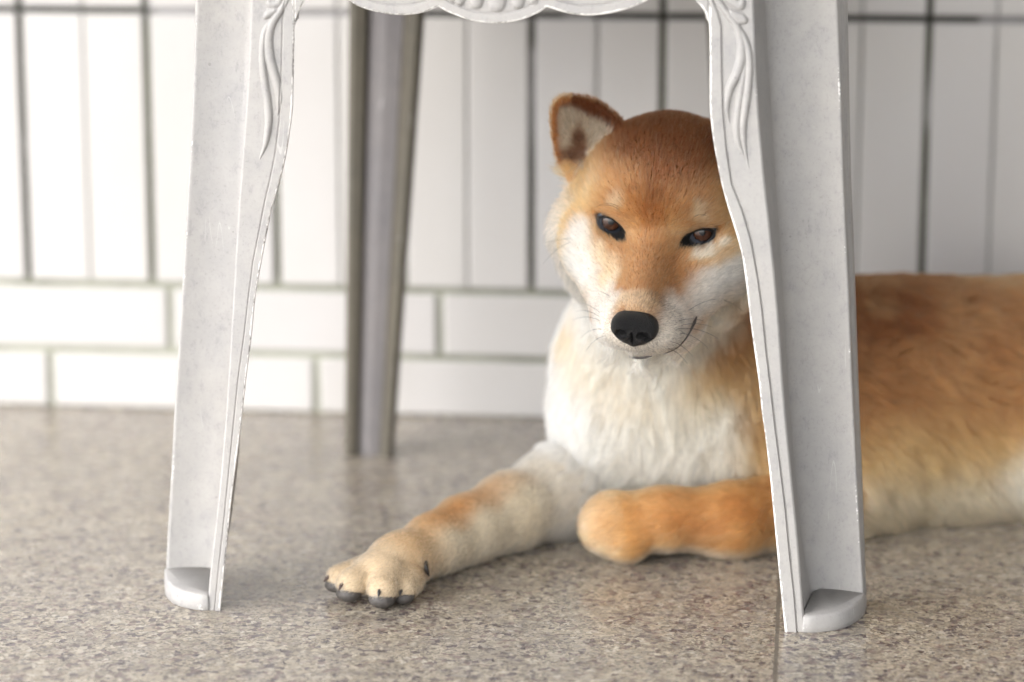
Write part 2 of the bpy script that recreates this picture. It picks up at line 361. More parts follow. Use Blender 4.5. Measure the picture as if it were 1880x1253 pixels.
def relief(P):
    """height, edge wear and groove of the chair's front face at local (x,z)"""
    h = np.zeros(len(P)); z = P[:, 1]
    for (p, w, hh) in STROKES:
        lo, hi = p.min(0) - .006, p.max(0) + .006; m = np.all((P > lo) & (P < hi), 1)
        if not m.any(): continue
        Q = P[m]; best = np.zeros(len(Q))
        for a, b, wa, wb in zip(p[:-1], p[1:], w[:-1], w[1:]):
            d, r = seg_dist(Q, a, b, wa, wb); r = np.maximum(r, 1e-5)
            best = np.maximum(best, np.sqrt(np.clip(1 - (d / r) ** 2, 0, 1)) * hh * np.clip(r / .0022, .15, 1))
        h[m] = np.maximum(h[m], best)
    # distance to the lower outline (apron) or inner edges (legs)
    de = np.full(len(P), 1.)
    top = z > lx(541, 100)[1]
    a = APB; Q = P[top]
    if len(Q):
        dd = np.full(len(Q), 1.)
        for p0, p1 in zip(a[:-1], a[1:]):
            d, _ = seg_dist(Q, p0, p1, 0, 0); dd = np.minimum(dd, d)
        de[top] = dd
    de = np.minimum(de, np.where(P[:, 0] < (XA + XB) / 2, np.where((P[:, 0] <= XA + .001), in_edge(-1, z) - P[:, 0], 1), np.where((P[:, 0] >= XB - .001), P[:, 0] - in_edge(1, z), 1)))
    de = np.maximum(de, 0)
    # rim strip: raised between edge and rim line
    inside = (P[:, 0] > XA + .0005) & (P[:, 0] < XB - .0005)
    rl = np.where(P[:, 0] < (XA + XB) / 2, P[:, 0] - lerpz(RIML, z), lerpz(RIMR, z) - P[:, 0])
    rd = np.where(inside, .0062 - de, rl)
    step = sstep(-.0003, .0005, rd) * .0011
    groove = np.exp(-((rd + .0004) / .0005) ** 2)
    h = np.maximum(h, step) - .0006 * groove
    rnd = .0013; k = np.clip(1 - de / rnd, 0, 1); h = h - rnd * (1 - np.sqrt(np.clip(1 - k ** 2, 0, 1)))
    edge = np.exp(-(de / .0016) ** 1.2)
    return h, edge, groove
def set_attr(me, name, a):
    t = me.attributes.new(name, 'FLOAT', 'POINT'); t.data.foreach_set('value', np.asarray(a, float))
def to_w(P): return P @ MC[:3, :3].T + CO
chair = empty('chair', CO)
tag(chair, 'pale grey moulded plastic chair with a scalloped apron and curved legs, standing over the dog', 'chair')
FLG = trace([(1380, 0), (1384, 120), (1390, 220), (1402, 350), (1411, 430), (1420, 520), (1427, 600), (1433, 700), (1441, 790), (1448, 860), (1455, 930), (1462, 1000), (1468, 1080), (1474, 1160)])
COR = trace([(1403, 0), (1412, 150), (1424, 350), (1436, 520), (1446, 700), (1458, 860), (1473, 1000), (1484, 1060)], .049)
WEB = trace([(1535, 0), (1541, 150), (1547, 350), (1556, 540), (1562, 700), (1572, 900), (1583, 1085)], .044)
OUT = trace([(1556, 0), (1559, 150), (1562, 300), (1571, 540), (1577, 720), (1584, 900), (1590, 1085)], .074)
WEBL = trace([(362, 0), (357, 150), (350, 300), (341, 450), (334, 580), (327, 680), (321, 780), (316, 880), (310, 980), (306, 1070)], .044)
FLGL = trace([(464, 0), (461, 100), (455, 200), (448, 290), (440, 400), (433, 520), (426, 640), (418, 760), (408, 880), (398, 970), (388, 1060), (384, 1110)])
def front_leg(side):
    zs = np.unique(np.concatenate([np.arange(0, .28, .0008), np.arange(.28, ZT, .0005), [ZT]])); nz = len(zs)
    xe = in_edge(side, zs)
    if side > 0:
        xf, xc, xw, xo = lerpz(FLG, zs), lerpz(COR, zs), lerpz(WEB, zs), lerpz(OUT, zs)
    else:
        xf = lerpz(FLGL, zs); xw = lerpz(WEBL, zs); xc = xf - (lerpz(COR, zs) - lerpz(FLG, zs)); xo = xw - (lerpz(OUT, zs) - lerpz(WEB, zs))
    xf, xc, xw, xo = [smooth1(a, 25) for a in (xf, xc, xw, xo)]
    u = np.concatenate([np.linspace(0, .12, 12)[:-1], np.linspace(.12, 1, 84)])
    cols = []; hs = []; ed = []; gr = []
    for t in u:
        x = xe + (xf - xe) * t; h, e, g_ = relief(np.stack([x, zs], 1))
        if t > .97: h = h * 0
        cols.append(np.stack([x, -h, zs], 1)); ed.append(e); gr.append(g_ * (t > .02))
    def add(x, y, e=0.): cols.append(np.stack([x, np.broadcast_to(y, nz), zs], 1)); ed.append(np.full(nz, e)); gr.append(np.zeros(nz))
    s = side; ed[-1] = np.full(nz, .33)
    add(xf + s * .0012, .0008, .36); add(xf + s * .0016, .0025, .25)
    for t in np.linspace(.1, 1, 7)[:-1]: add(xf + (xc - xf) * t, .0025 + (.041 - .0025) * t)
    # fillet and web, gently concave
    for t in np.linspace(0, 1, 9)[:-1]:
        a = t * math.pi / 2; r = .008
        add(xc + s * r * (1 - math.cos(a)), .041 + r * math.sin(a))
    for t in np.linspace(0, 1, 18):
        x = xc + s * .008 + (xw - xc - s * .010) * t; add(x, .049 - .0045 * t + .0012 * math.sin(math.pi * t))
    add(xw - s * .0005, .0440, .45); add(xw + s * .0004, .0443, .4); add(xw + s * .0012, .046)
    for t in (.25, .45, .5, .55, .6, .8, .95, 1.0):
        x = xw + (xo - xw) * t; add(x + s * (.0012 if .45 < t < .58 else 0), .046 + .028 * t)
    A = np.array(cols).transpose(1, 0, 2); nc = A.shape[1]
    me = npmesh('leg', to_w(A.reshape(-1, 3)), grid_faces(nz, nc) if side > 0 else grid_faces(nz, nc)[:, ::-1])
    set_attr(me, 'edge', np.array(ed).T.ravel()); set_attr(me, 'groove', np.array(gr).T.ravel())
    o = link('leg', me, M_PLAST, chair)
    m = o.modifiers.new('shell', 'SOLIDIFY'); m.thickness = .0032; m.offset = -1
    # foot plate: a shallow closed cap between flange, web and side
    zz = np.array([0., .0]); h0 = .0118
    xe0, xf0, xc0, xw0, xo0 = [float(np.interp(.006, zs, a)) for a in (xe, xf, xc, xw, xo)]
    fp = np.array([(q - CO) @ np.stack([CX, CY], 1) for q in (at_z(x, y) for x, y in ((1474, 1162), (1486, 1163), (1502, 1162), (1518, 1160), (1534, 1157), (1549, 1152), (1562, 1145), (1573, 1137), (1581, 1128), (1588, 1118), (1592, 1108)))])
    fp = catmull(fp[:-1], 3); tt = np.linspace(0, 1, len(fp))[:, None]
    arc = [((q[0]) * s, q[1]) for q in (fp if s > 0 else fp * [1, 1])]
    dx0 = xf0 + s * .0005 - arc[0][0]; dx1 = xw0 + s * .0016 - arc[-1][0]
    arc = [(q[0] + dx0 + (dx1 - dx0) * i_ / (len(arc) - 1), q[1]) for i_, q in enumerate(arc)]
    arc = [(q[0], q[1] * .0445 / arc[-1][1]) for q in arc]
    back = [(xw0 - s * .0006, .0465), (xc0 + s * .006, .0500), (xc0 + s * .0005, .0440), (xf0 + s * .0005, .004)]
    ring = np.array(arc + back); c0 = ring.mean(0); v = []; levels = [(0.0, 0.0), (.0004, -.0007), (.004, -.0012), (h0 - .0015, -.0006), (h0 - .0004, .0006), (h0, .002)]
    for zl, ins in levels:
        d = nrm(c0 - ring)[:, :2] * np.r_[np.ones(len(arc)), np.zeros(len(back))][:, None]; q = ring + d * (ins + .0006); v += [(a, b, zl + (.07 * max(b, 0) if zl > .005 else 0)) for a, b in q]
    v.append((c0[0], c0[1], h0 + .07 * c0[1])); n_ = len(ring); f = grid_faces(len(levels), n_, True).tolist()
    f += [[(len(levels) - 1) * n_ + k, (len(levels) - 1) * n_ + (k + 1) % n_, len(v) - 1] for k in range(n_)]; f.append(list(range(n_))[::-1])
    me = npmesh('foot_plate', to_w(np.array(v)), f); e = np.zeros(len(v)); e[:n_ * 3] = .40; set_attr(me, 'edge', e)
    po = link('foot_plate', me, M_PLAST, o); return o
front_leg(1); front_leg(-1)
def apron():
    xs = np.linspace(XA, XB, 520); zb = np.interp(xs, APB[:, 0], APB[:, 1]); nr = 70; t = np.linspace(0, 1, nr) ** 1.3
    Z = zb[:, None] + (ZT - zb)[:, None] * t; X = np.broadcast_to(xs[:, None], Z.shape); P = np.stack([X.ravel(), Z.ravel()], 1)
    h, e, g_ = relief(P); me = npmesh('apron', to_w(np.c_[P[:, 0], -h, P[:, 1]]), grid_faces(520, nr)[:, ::-1])
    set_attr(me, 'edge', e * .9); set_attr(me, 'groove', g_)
    o = link('apron', me, M_PLAST, chair); m = o.modifiers.new('shell', 'SOLIDIFY'); m.thickness = .0032; m.offset = -1
apron()
# back legs: channels open to the front
def back_leg(s):
    if s < 0: a0, a1, b0, b1 = lx(640, 30, .413), lx(632, 838, .413), lx(776, 30, .413), lx(719, 838, .413)
    else:
        q = [lx(640, 30, .413), lx(632, 838, .413), lx(776, 30, .413), lx(719, 838, .413)]; a0, a1, b0, b1 = [(-x, z) for x, z in (q[2], q[3], q[0], q[1])]
    zs = np.linspace(0, ZT, 60); xl = np.interp(zs, [a1[1], a0[1]], [a1[0], a0[0]]); xr = np.interp(zs, [b1[1], b0[1]], [b1[0], b0[0]])
    f_ = (zs - a1[1]) / (a0[1] - a1[1]); xl = a1[0] + (a0[0] - a1[0]) * f_; xr = b1[0] + (b0[0] - b1[0]) * f_
    w = xr - xl; ed = np.interp(zs, [0, ZT], [.0115, .0175])
    def shell(name, secs, mat, par):
        A = np.stack([np.stack([x, np.full(60, .413 + y), zs], 1) for x, y in secs], 1)
        v = to_w(A.reshape(-1, 3)); n_ = len(secs); f = grid_faces(60, n_, True).tolist(); f += [list(range(n_)), [59 * n_ + k for k in range(n_)][::-1]]
        return link(name, npmesh(name, v, f), mat, par, smooth=False)
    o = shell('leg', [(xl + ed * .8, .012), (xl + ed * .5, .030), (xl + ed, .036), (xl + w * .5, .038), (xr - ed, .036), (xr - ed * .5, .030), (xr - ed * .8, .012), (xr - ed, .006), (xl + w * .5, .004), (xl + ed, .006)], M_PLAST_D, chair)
    shell('shaded_edge', [(xl + ed * .95, .0055), (xl + ed * .8, .001), (xl + ed * .3, -.0008), (xl, .002), (xl, .012), (xl + ed * .5, .028), (xl + ed * .75, .0125)], M_SHADED_EDGE, o)
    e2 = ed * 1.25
    shell('shaded_edge', [(xr - e2 * .76, .0055), (xr - e2 * .6, .001), (xr - e2 * .2, -.0008), (xr, .002), (xr, .012), (xr - e2 * .4, .028), (xr - e2 * .6, .0125)][::-1], M_SHADED_EDGE, o)
    return o
back_leg(-1); back_leg(1)
def rr(x0, y0, x1, y1, r, n=8):
    out = []
    for cx, cy, a0 in ((x1 - r, y1 - r, 0), (x0 + r, y1 - r, 90), (x0 + r, y0 + r, 180), (x1 - r, y0 + r, 270)):
        out += [(cx + r * math.cos(math.radians(a0 + 90 * k / n)), cy + r * math.sin(math.radians(a0 + 90 * k / n))) for k in range(n + 1)]
    return np.array(out)
def seat():
    q = []; L = [(ZT + .0005, 0), (ZT + .012, .006), (ZT + .020, .002), (ZT + .022, -.006), (ZT + .014, -.03), (ZT + .010, -.08)]
    for z, o_ in L: q += [(x, y, z) for x, y in rr(-.225 - o_, .0 - o_ * .5 + .004, .225 + o_, .46 + o_, .05)]
    n_ = 36; f = grid_faces(len(L), n_, True).tolist(); f += [list(range(n_))[::-1], [(len(L) - 1) * n_ + k for k in range(n_)]]
    link('seat', npmesh('seat', to_w(np.array(q)), f), M_PLAST, chair)
seat()
def backrest():
    A = []; nx, nz_ = 30, 26
    for i in range(nz_):
        t = i / (nz_ - 1); z = ZT + .016 + .40 * t
        for j in range(nx):
            s = j / (nx - 1) * 2 - 1; w = .215 + .02 * math.sin(t * 3); zz = z + (.05 * (1 - s * s) * t)
            A.append((s * w, .45 + .07 * t - .03 * s * s + .0, zz))
    keep = [q for k, q in enumerate(grid_faces(nz_, nx).tolist()) if not (4 < (k // (nx - 1)) < 21 and ((k % (nx - 1)) % 4) == 2)]
    o = link('backrest', npmesh('backrest', to_w(np.array(A)), keep), M_PLAST, chair)
    m = o.modifiers.new('shell', 'SOLIDIFY'); m.thickness = .005
backrest()
# ------------------------------------------------------------------ the dog: signed distance field
def head_basis(yaw, pit, roll):
    def R(ax, a):
        c, s = math.cos(a), math.sin(a); x, y, z = ax
        return np.array([[c + x * x * (1 - c), x * y * (1 - c) - z * s, x * z * (1 - c) + y * s], [y * x * (1 - c) + z * s, c + y * y * (1 - c), y * z * (1 - c) - x * s], [z * x * (1 - c) - y * s, z * y * (1 - c) + x * s, c + z * z * (1 - c)]])
    M = R((0, 0, 1), -roll) @ R((0, 1, 0), -yaw) @ R((1, 0, 0), pit)
    out = []
    for v in ((1, 0, 0), (0, 0, 1), (0, 1, 0)):      # right, toward the nose, up
        q = M @ np.array(v, float); out.append(q[0] * RT + q[1] * UP - q[2] * FW)
    return np.array(out)
HS = 1.03
HB = head_basis(math.radians(10.6), math.radians(26), math.radians(7.2))
HO = CAM + 1.937 * (FW + RT * (1204.5 - 940) / FPX + UP * (626.5 - 425) / FPX)
def h2w(p): return np.asarray(p, float) * .01 * HS @ HB + HO           # head centimetres -> world
def w2h(P): return (np.asarray(P) - HO) @ HB.T / (.01 * HS)

PR = []      # primitives in world metres: kind, data, blend
def cone(a, b, ra, rb, k=.012, sub=False): PR.append(('cone', np.array(a, float), np.array(b, float), ra, rb, k, sub))
def ell(c, r, k=.012, B=None, sub=False): PR.append(('ell', np.array(c, float), np.array(r, float), np.eye(3) if B is None else B, 0, k, sub))
def hcone(a, b, ra, rb, k=.9, sub=False): cone(h2w(a), h2w(b), ra * .01 * HS, rb * .01 * HS, k * .01, sub)
def hell(c, r, k=.9, sub=False): ell(h2w(c), np.array(r) * .01 * HS, k * .01, HB, sub)
def prim_d(p, P):
    if p[0] == 'cone':
        _, a, b, ra, rb, k, sub = p; ab = b - a; t = np.clip(((P - a) @ ab) / (ab @ ab), 0, 1)
        return np.linalg.norm(P - a - t[..., None] * ab, axis=-1) - (ra + (rb - ra) * t)
    if p[0] == 'ell':
        _, c, r, B, _, k, sub = p; q = (P - c) @ B.T; k0 = np.linalg.norm(q / r, axis=-1); k1 = np.linalg.norm(q / (r * r), axis=-1) + 1e-9
        return k0 * (k0 - 1) / k1
    if p[0] == 'ear': return ear_d(P, p[1])
def smin(a, b, k): h = np.clip(k - np.abs(a - b), 0, None) / k; return np.minimum(a, b) - h * h * k * .25
def sdf(P):
    d = np.full(P.shape[:-1], 1.)
    for p in PR:
        e = prim_d(p, P); k = p[5]
        d = smin(d, e, k) if not p[6] else -smin(-d, e, k)
    return d

EZ = .26
# --- head, in head centimetres (x image right, y to the nose, z up)
hell((0, -4.6, 1.4), (5.6, 6.0, 4.7))                       # cranium
hell((0, -2.0, 2.5), (4.2, 3.4, 2.7), 1.5)                  # forehead
for s in (-1, 1):
    hell((s * 3.9, -3.6, -1.5), (2.75, 3.8, 3.0), 1.8)      # cheeks
    hcone((s * 4.2, -2.9, -1.6), (s * 1.6, 2.8, -4.7), 2.75, 1.8, 1.6)   # wedge from cheek to lip
    hell((s * 3.4, -4.4, -4.2), (2.7, 3.3, 2.6), 1.8)       # jowl
    hell((s * 2.5, -1.6, 1.5), (1.6, 1.5, .8), 1.2)         # brow
    hell((s * 1.75, 2.6, -4.85), (1.65, 3.5, 1.75), .8)     # lips
    hell((s * 2.3, -0.6, -2.3), (1.7, 2.3, 1.7), 1.4)       # under the eye
hcone((0, -1.0, -2.4), (0, 4.7, -4.25), 2.9, 2.0, 1.4)     # muzzle
hcone((0, -1.2, .45), (0, 5.7, -3.35), 1.55, 1.05, .9)      # bridge
hell((0, 5.0, -4.6), (1.9, 1.5, 1.65), .7)
hcone((0, -2.0, -5.6), (0, 3.5, -6.35), 2.5, 1.25, .5)        # lower jaw
for s in (-1, 1): hell((s * 1.9, 1.2, -6.1), (1.9, 3.2, 1.5), .5)
hcone((0, -5.5, -5.0), (0, -1.5, -5.2), 3.6, 2.6, 1.5)      # throat
# ears: outline traced in the plane of the ear, real thickness and cup
def w2plane(px, py, yloc):
    n = HB[1]; P0 = h2w((0, yloc, 0)); return w2h(at_pl(px, py, P0, n))
EARY = -4.5
EAR = np.array([w2plane(x, y, EARY)[[0, 2]] for x, y in ((1050, 335), (1030, 300), (1020, 262), (1017, 225), (1020, 196), (1030, 184), (1052, 184), (1080, 190), (1108, 203), (1132, 222), (1148, 248), (1155, 285), (1130, 335))])
def poly_d(P, V):
    d = np.full(len(P), 1e9); s = np.ones(len(P))
    for i in range(len(V)):
        a, b = V[i], V[i - 1]; e = b - a; w = P - a; q = w - e * np.clip((w @ e) / (e @ e), 0, 1)[:, None]; d = np.minimum(d, (q * q).sum(1))
        c1 = P[:, 1] >= a[1]; c2 = P[:, 1] < b[1]; c3 = e[0] * w[:, 1] > e[1] * w[:, 0]
        s = np.where((c1 & c2 & c3) | (~c1 & ~c2 & ~c3), -s, s)
    return s * np.sqrt(d)
EC = EAR.mean(0)
def ear_d(P, side):
    q = w2h(P).reshape(-1, 3); x = q[:, 0] * (1 if side < 0 else -1)
    U = np.stack([x, q[:, 2]], 1); d2 = poly_d(U, EAR) - .12
    w = q[:, 1] - (EARY - .55 + .075 * ((U - EC) ** 2 @ np.array([1.3, .5])) )
    d3 = np.abs(w) - .27
    a = np.maximum(d2, 0); b = np.maximum(d3, 0)
    d = np.minimum(np.maximum(d2, d3), 0) + np.sqrt(a * a + b * b) - .06
    return (d * .01 * HS).reshape(P.shape[:-1])
for s in (-1, 1): PR.append(('ear', s, h2w((s * abs(EC[0]), EARY, EC[1])), .05, 0, .008, False))
for s in (-1, 1):
    hell((s * 3.05, 0.9, EZ), (1.0, 1.35, .62), .5, True)      # eye sockets
# --- neck, chest, trunk
cone(PX(1238, 2.055, .13), PX(1238, 2.01, .21), .073, .059, .03)
cone(PX(1210, 2.055, .095), PX(1380, 2.07, .10), .069, .074, .03)
cone(PX(1140, 2.035, .085), PX(1180, 2.05, .12), .040, .046, .03)
cone(PX(1400, 2.08, .095), PX(2050, 2.125, .087), .080, .079, .03)
cone(PX(1300, 2.045, .07), PX(1560, 2.06, .055), .058, .052, .03)
cone(PX(1520, 2.055, .045), PX(1950, 2.09, .040), .046, .044, .03)
ell(PX(2030, 2.065, .075), (.072, .07, .075), .03)                       # hind thigh
ell(PX(2080, 2.19, .07), (.075, .045, .07), .03)
cone(PX(2010, 2.03, .045), PX(2230, 2.01, .03), .04, .026, .02)         # hind leg
cone(PX(2230, 2.01, .026), PX(2080, 1.985, .020), .022, .018, .01)
cone(PX(2200, 2.12, .13), PX(2290, 2.11, .165), .032, .03, .02); cone(PX(2290, 2.11, .165), PX(2200, 2.08, .21), .03, .022, .015)   # tail
# --- stretched foreleg
FA = [(1125, 2.05, .044, .037), (1030, 2.018, .034, .0285), (930, 1.978, .0275, .0235), (860, 1.948, .0240, .0206), (800, 1.920, .0215, .0183), (735, 1.887, .0190, .0165), (695, 1.868, .0168, .0150)]
for a, b in zip(FA[:-1], FA[1:]): cone(PX(*a[:3]), PX(*b[:3]), a[3], b[3], .016)
TOES = [((690, 1.885, .0150), (622, 1.871, .0125), .0110, .0085), ((690, 1.872, .0170), (645, 1.853, .0135), .0120, .0098), ((716, 1.862, .0160), (703, 1.842, .0130), .0125, .0102), ((752, 1.866, .0125), (742, 1.852, .0105), .0105, .0085)]
for a, b, r0, r1 in TOES: cone(PX(*a), PX(*b), r0, r1, .0035)
# --- tucked foreleg
FB = [(1600, 2.04, .035, .032), (1480, 1.995, .030, .0265), (1340, 1.962, .0265, .0235), (1220, 1.955, .0300, .0195), (1128, 1.952, .0285, .0190)]
for a, b in zip(FB[:-1], FB[1:]): cone(PX(*a[:3]), PX(*b[:3]), a[3], b[3], .01)
cone(PX(1118, 1.950, .026), PX(1148, 1.944, .0180), .0185, .0160, .012); cone(PX(1170, 1.965, .016), PX(1225, 2.01, .018), .013, .014, .006)

# --- surface nets on a 2 mm grid
def build_surface(lo, hi, s):
    n = np.ceil((np.array(hi) - lo) / s).astype(int) + 1
    G = np.full(n, .05, np.float32); ax = [lo[i] + s * np.arange(n[i]) for i in range(3)]
    for p in PR:
        if p[0] == 'cone': mn = np.minimum(p[1] - p[3], p[2] - p[4]); mx = np.maximum(p[1] + p[3], p[2] + p[4])
        elif p[0] == 'ell': mn = p[1] - p[2].max(); mx = p[1] + p[2].max()
        else: mn = p[2] - .05; mx = p[2] + .05
        k = p[5]; i0 = np.clip(((mn - k - .008 - lo) / s).astype(int), 0, n); i1 = np.clip(((mx + k + .008 - lo) / s).astype(int) + 2, 0, n)
        if np.any(i1 <= i0): continue
        sl = tuple(slice(a, b) for a, b in zip(i0, i1))
        P = np.stack(np.meshgrid(*[ax[i][sl[i]] for i in range(3)], indexing='ij'), -1)
        e = prim_d(p, P); d = G[sl]
        G[sl] = smin(d, e, k) if not p[6] else -smin(-d, e, k)
    # the dog rests on the floor
    G = np.maximum(G, (.0015 - ax[2])[None, None, :].astype(np.float32))
    S = G < 0; c = np.zeros(tuple(n - 1), np.int8)
    for dx in (0, 1):
        for dy in (0, 1):
            for dz in (0, 1): c += S[dx:n[0] - 1 + dx, dy:n[1] - 1 + dy, dz:n[2] - 1 + dz]
    act = (c > 0) & (c < 8); idx = np.full(act.shape, -1, np.int64); A = np.argwhere(act); idx[act] = np.arange(len(A))
    acc = np.zeros((len(A), 3)); cnt = np.zeros(len(A))
    for axis in range(3):
        o = [i for i in range(3) if i != axis]
        for u in (0, 1):
            for v in (0, 1):
                b = np.zeros(3, int); b[o[0]] = u; b[o[1]] = v; e = b.copy(); e[axis] = 1
                g0 = G[tuple((A + b).T)]; g1 = G[tuple((A + e).T)]; m = (g0 < 0) != (g1 < 0); t = g0 / (g0 - g1 + 1e-12)
                pt = np.broadcast_to(b, A.shape).astype(float).copy(); pt[:, axis] += t; acc[m] += pt[m]; cnt[m] += 1
    V = (A + acc / cnt[:, None]) * s + lo; F = []
    for axis in range(3):
        o1, o2 = (axis + 1) % 3, (axis + 2) % 3
        a = [slice(1, -1)] * 3; a[axis] = slice(0, -1); b = list(a); b[axis] = slice(1, None)
        m = np.argwhere(S[tuple(a)] != S[tuple(b)]); off = np.array([1, 1, 1]); off[axis] = 0; E = m + off
        ins = S[tuple(E.T)]; e1 = np.zeros(3, int); e1[o1] = 1; e2 = np.zeros(3, int); e2[o2] = 1
        q = np.stack([idx[tuple((E - e1 - e2).T)], idx[tuple((E - e2).T)], idx[tuple(E.T)], idx[tuple((E - e1).T)]], 1)
        q[~ins] = q[~ins][:, ::-1]; q = q[(q >= 0).all(1)]; F.append(q)
    return V, np.concatenate(F)
V, Fq = build_surface(np.array([-.14, 1.80, -.004]), np.array([.62, 2.27, .36]), .0021)
T = np.concatenate([Fq[:, [0, 1, 2]], Fq[:, [0, 2, 3]]])
def vnormals(V, T):
    fn = np.cross(V[T[:, 1]] - V[T[:, 0]], V[T[:, 2]] - V[T[:, 0]]); vn = np.zeros_like(V)
    for k in range(3):
        for c in range(3): vn[:, c] += np.bincount(T[:, k], fn[:, c], len(V))
    return nrm(vn), np.linalg.norm(fn, axis=1) / 2
VN, TA = vnormals(V, T)
print('dog', len(V), 'verts')
def surf_px(px, py, t0=1.75, t1=2.3):
    """where the sight line through a measured image point meets the dog"""
    d = ray(px, py); ts = np.arange(t0, t1, .002); P = CAM + ts[:, None] * d; s = sdf(P); i = np.argmax(s < 0)
    if s[i] >= 0: return P[-1]
    a, b = ts[i - 1], ts[i]
    for _ in range(12):
        m = (a + b) / 2
        if sdf((CAM + m * d)[None])[0] < 0: b = m
        else: a = m
    return CAM + b * d

# ------------------------------------------------------------------ coat colour (the dog's own markings)
RUST, ORANGE, TAN, SAND, CREAM, WHITE = [np.array(c) for c in ((.125, .040, .011), (.32, .142, .052), (.56, .31, .13), (.68, .50, .31), (.74, .67, .525), (.76, .72, .645))]
DKBR = np.array([.075, .032, .016]); BLACK = np.array([.006, .0055, .006]); GREYB = np.array([.33, .285, .225])
def blob(c, P, pos, r, col, op=1., soft=.5):
    d = np.linalg.norm(P - pos, axis=1) / r; w = (1 - sstep(1 - soft, 1 + soft, d))[:, None] * op; return c * (1 - w) + col * w
BL = []       # measured markings: px, py, radius(cm), colour, opacity, softness
def B(px, py, r, col, op=1., soft=.5): BL.append((surf_px(px, py), r * .01, col, op, soft))
def setup_blobs():
    # face, left cheek white
    for x, y, r in ((1052, 350, 1.2), (1035, 385, 1.1), (1075, 375, 1.0)): B(x, y, r, TAN * 1.0, .6, .8)
    for x, y, r in ((1064, 440, 1.0), (1062, 490, 1.2), (1080, 500, 1.1), (1075, 545, 1.4), (1094, 545, 1.1), (1116, 530, .7), (1120, 556, .7), (1098, 578, 1.0), (1085, 590, 1.2), (1100, 625, 1.2)): B(x, y, r, WHITE, .85, .8)
    for x, y, r in ((1017, 400, 1.1), (1014, 435, 1.0), (1022, 365, .9)): B(x, y, r, TAN * .95, .85, .6)
    for x, y, r in ((1022, 470, .8), (1028, 510, .8), (1036, 545, .9)): B(x, y, r, TAN * 1.15, .7, .7)
    for x, y, r in ((1350, 500, 1.4), (1330, 545, 1.8), (1300, 590, 1.5), (1365, 560, 1.8), (1296, 532, 1.1), (1280, 562, 1.1), (1312, 518, 1.0)): B(x, y, r, WHITE * .93, .8, .85)
    for x, y, r in ((1106, 466, .6), (1118, 488, .8), (1122, 512, .7)): B(x, y, r, SAND * 1.05, .75, .9)
    for x, y, r in ((1290, 484, .55), (1312, 474, .55), (1338, 458, .6)): B(x, y, r, TAN * .9, .75, .7)
    B(1137, 376, .5, SAND, .6, .95); B(1130, 384, .35, SAND, .4, .9); B(1272, 394, .55, SAND, .6, .95); B(1290, 400, .45, SAND, .4, .9)
    B(1300, 462, .45, CREAM, .8, .6); B(1280, 470, .45, CREAM, .7, .6); B(1325, 447, .35, CREAM, .7, .6)
    # muzzle: white sides, grey-beige around the nose
    for x, y, r in ((1108, 575, 1.1), (1105, 610, 1.1), (1125, 640, 1.0), (1235, 590, 1.1), (1225, 620, 1.1), (1240, 560, .9), (1200, 645, 1.0), (1165, 652, .9), (1255, 610, 1.1)): B(x, y, r, WHITE * .97, .8, .8)
    for x, y, r in ((1165, 555, .8), (1140, 560, .6), (1195, 555, .7)): B(x, y, r, SAND, .6, .6)
    for x, y, r in ((1160, 676, 1.2), (1200, 676, 1.2), (1240, 665, 1.3), (1280, 640, 1.4), (1315, 610, 1.5)): B(x, y, r, WHITE * .95, .9, .5)
setup_blobs()
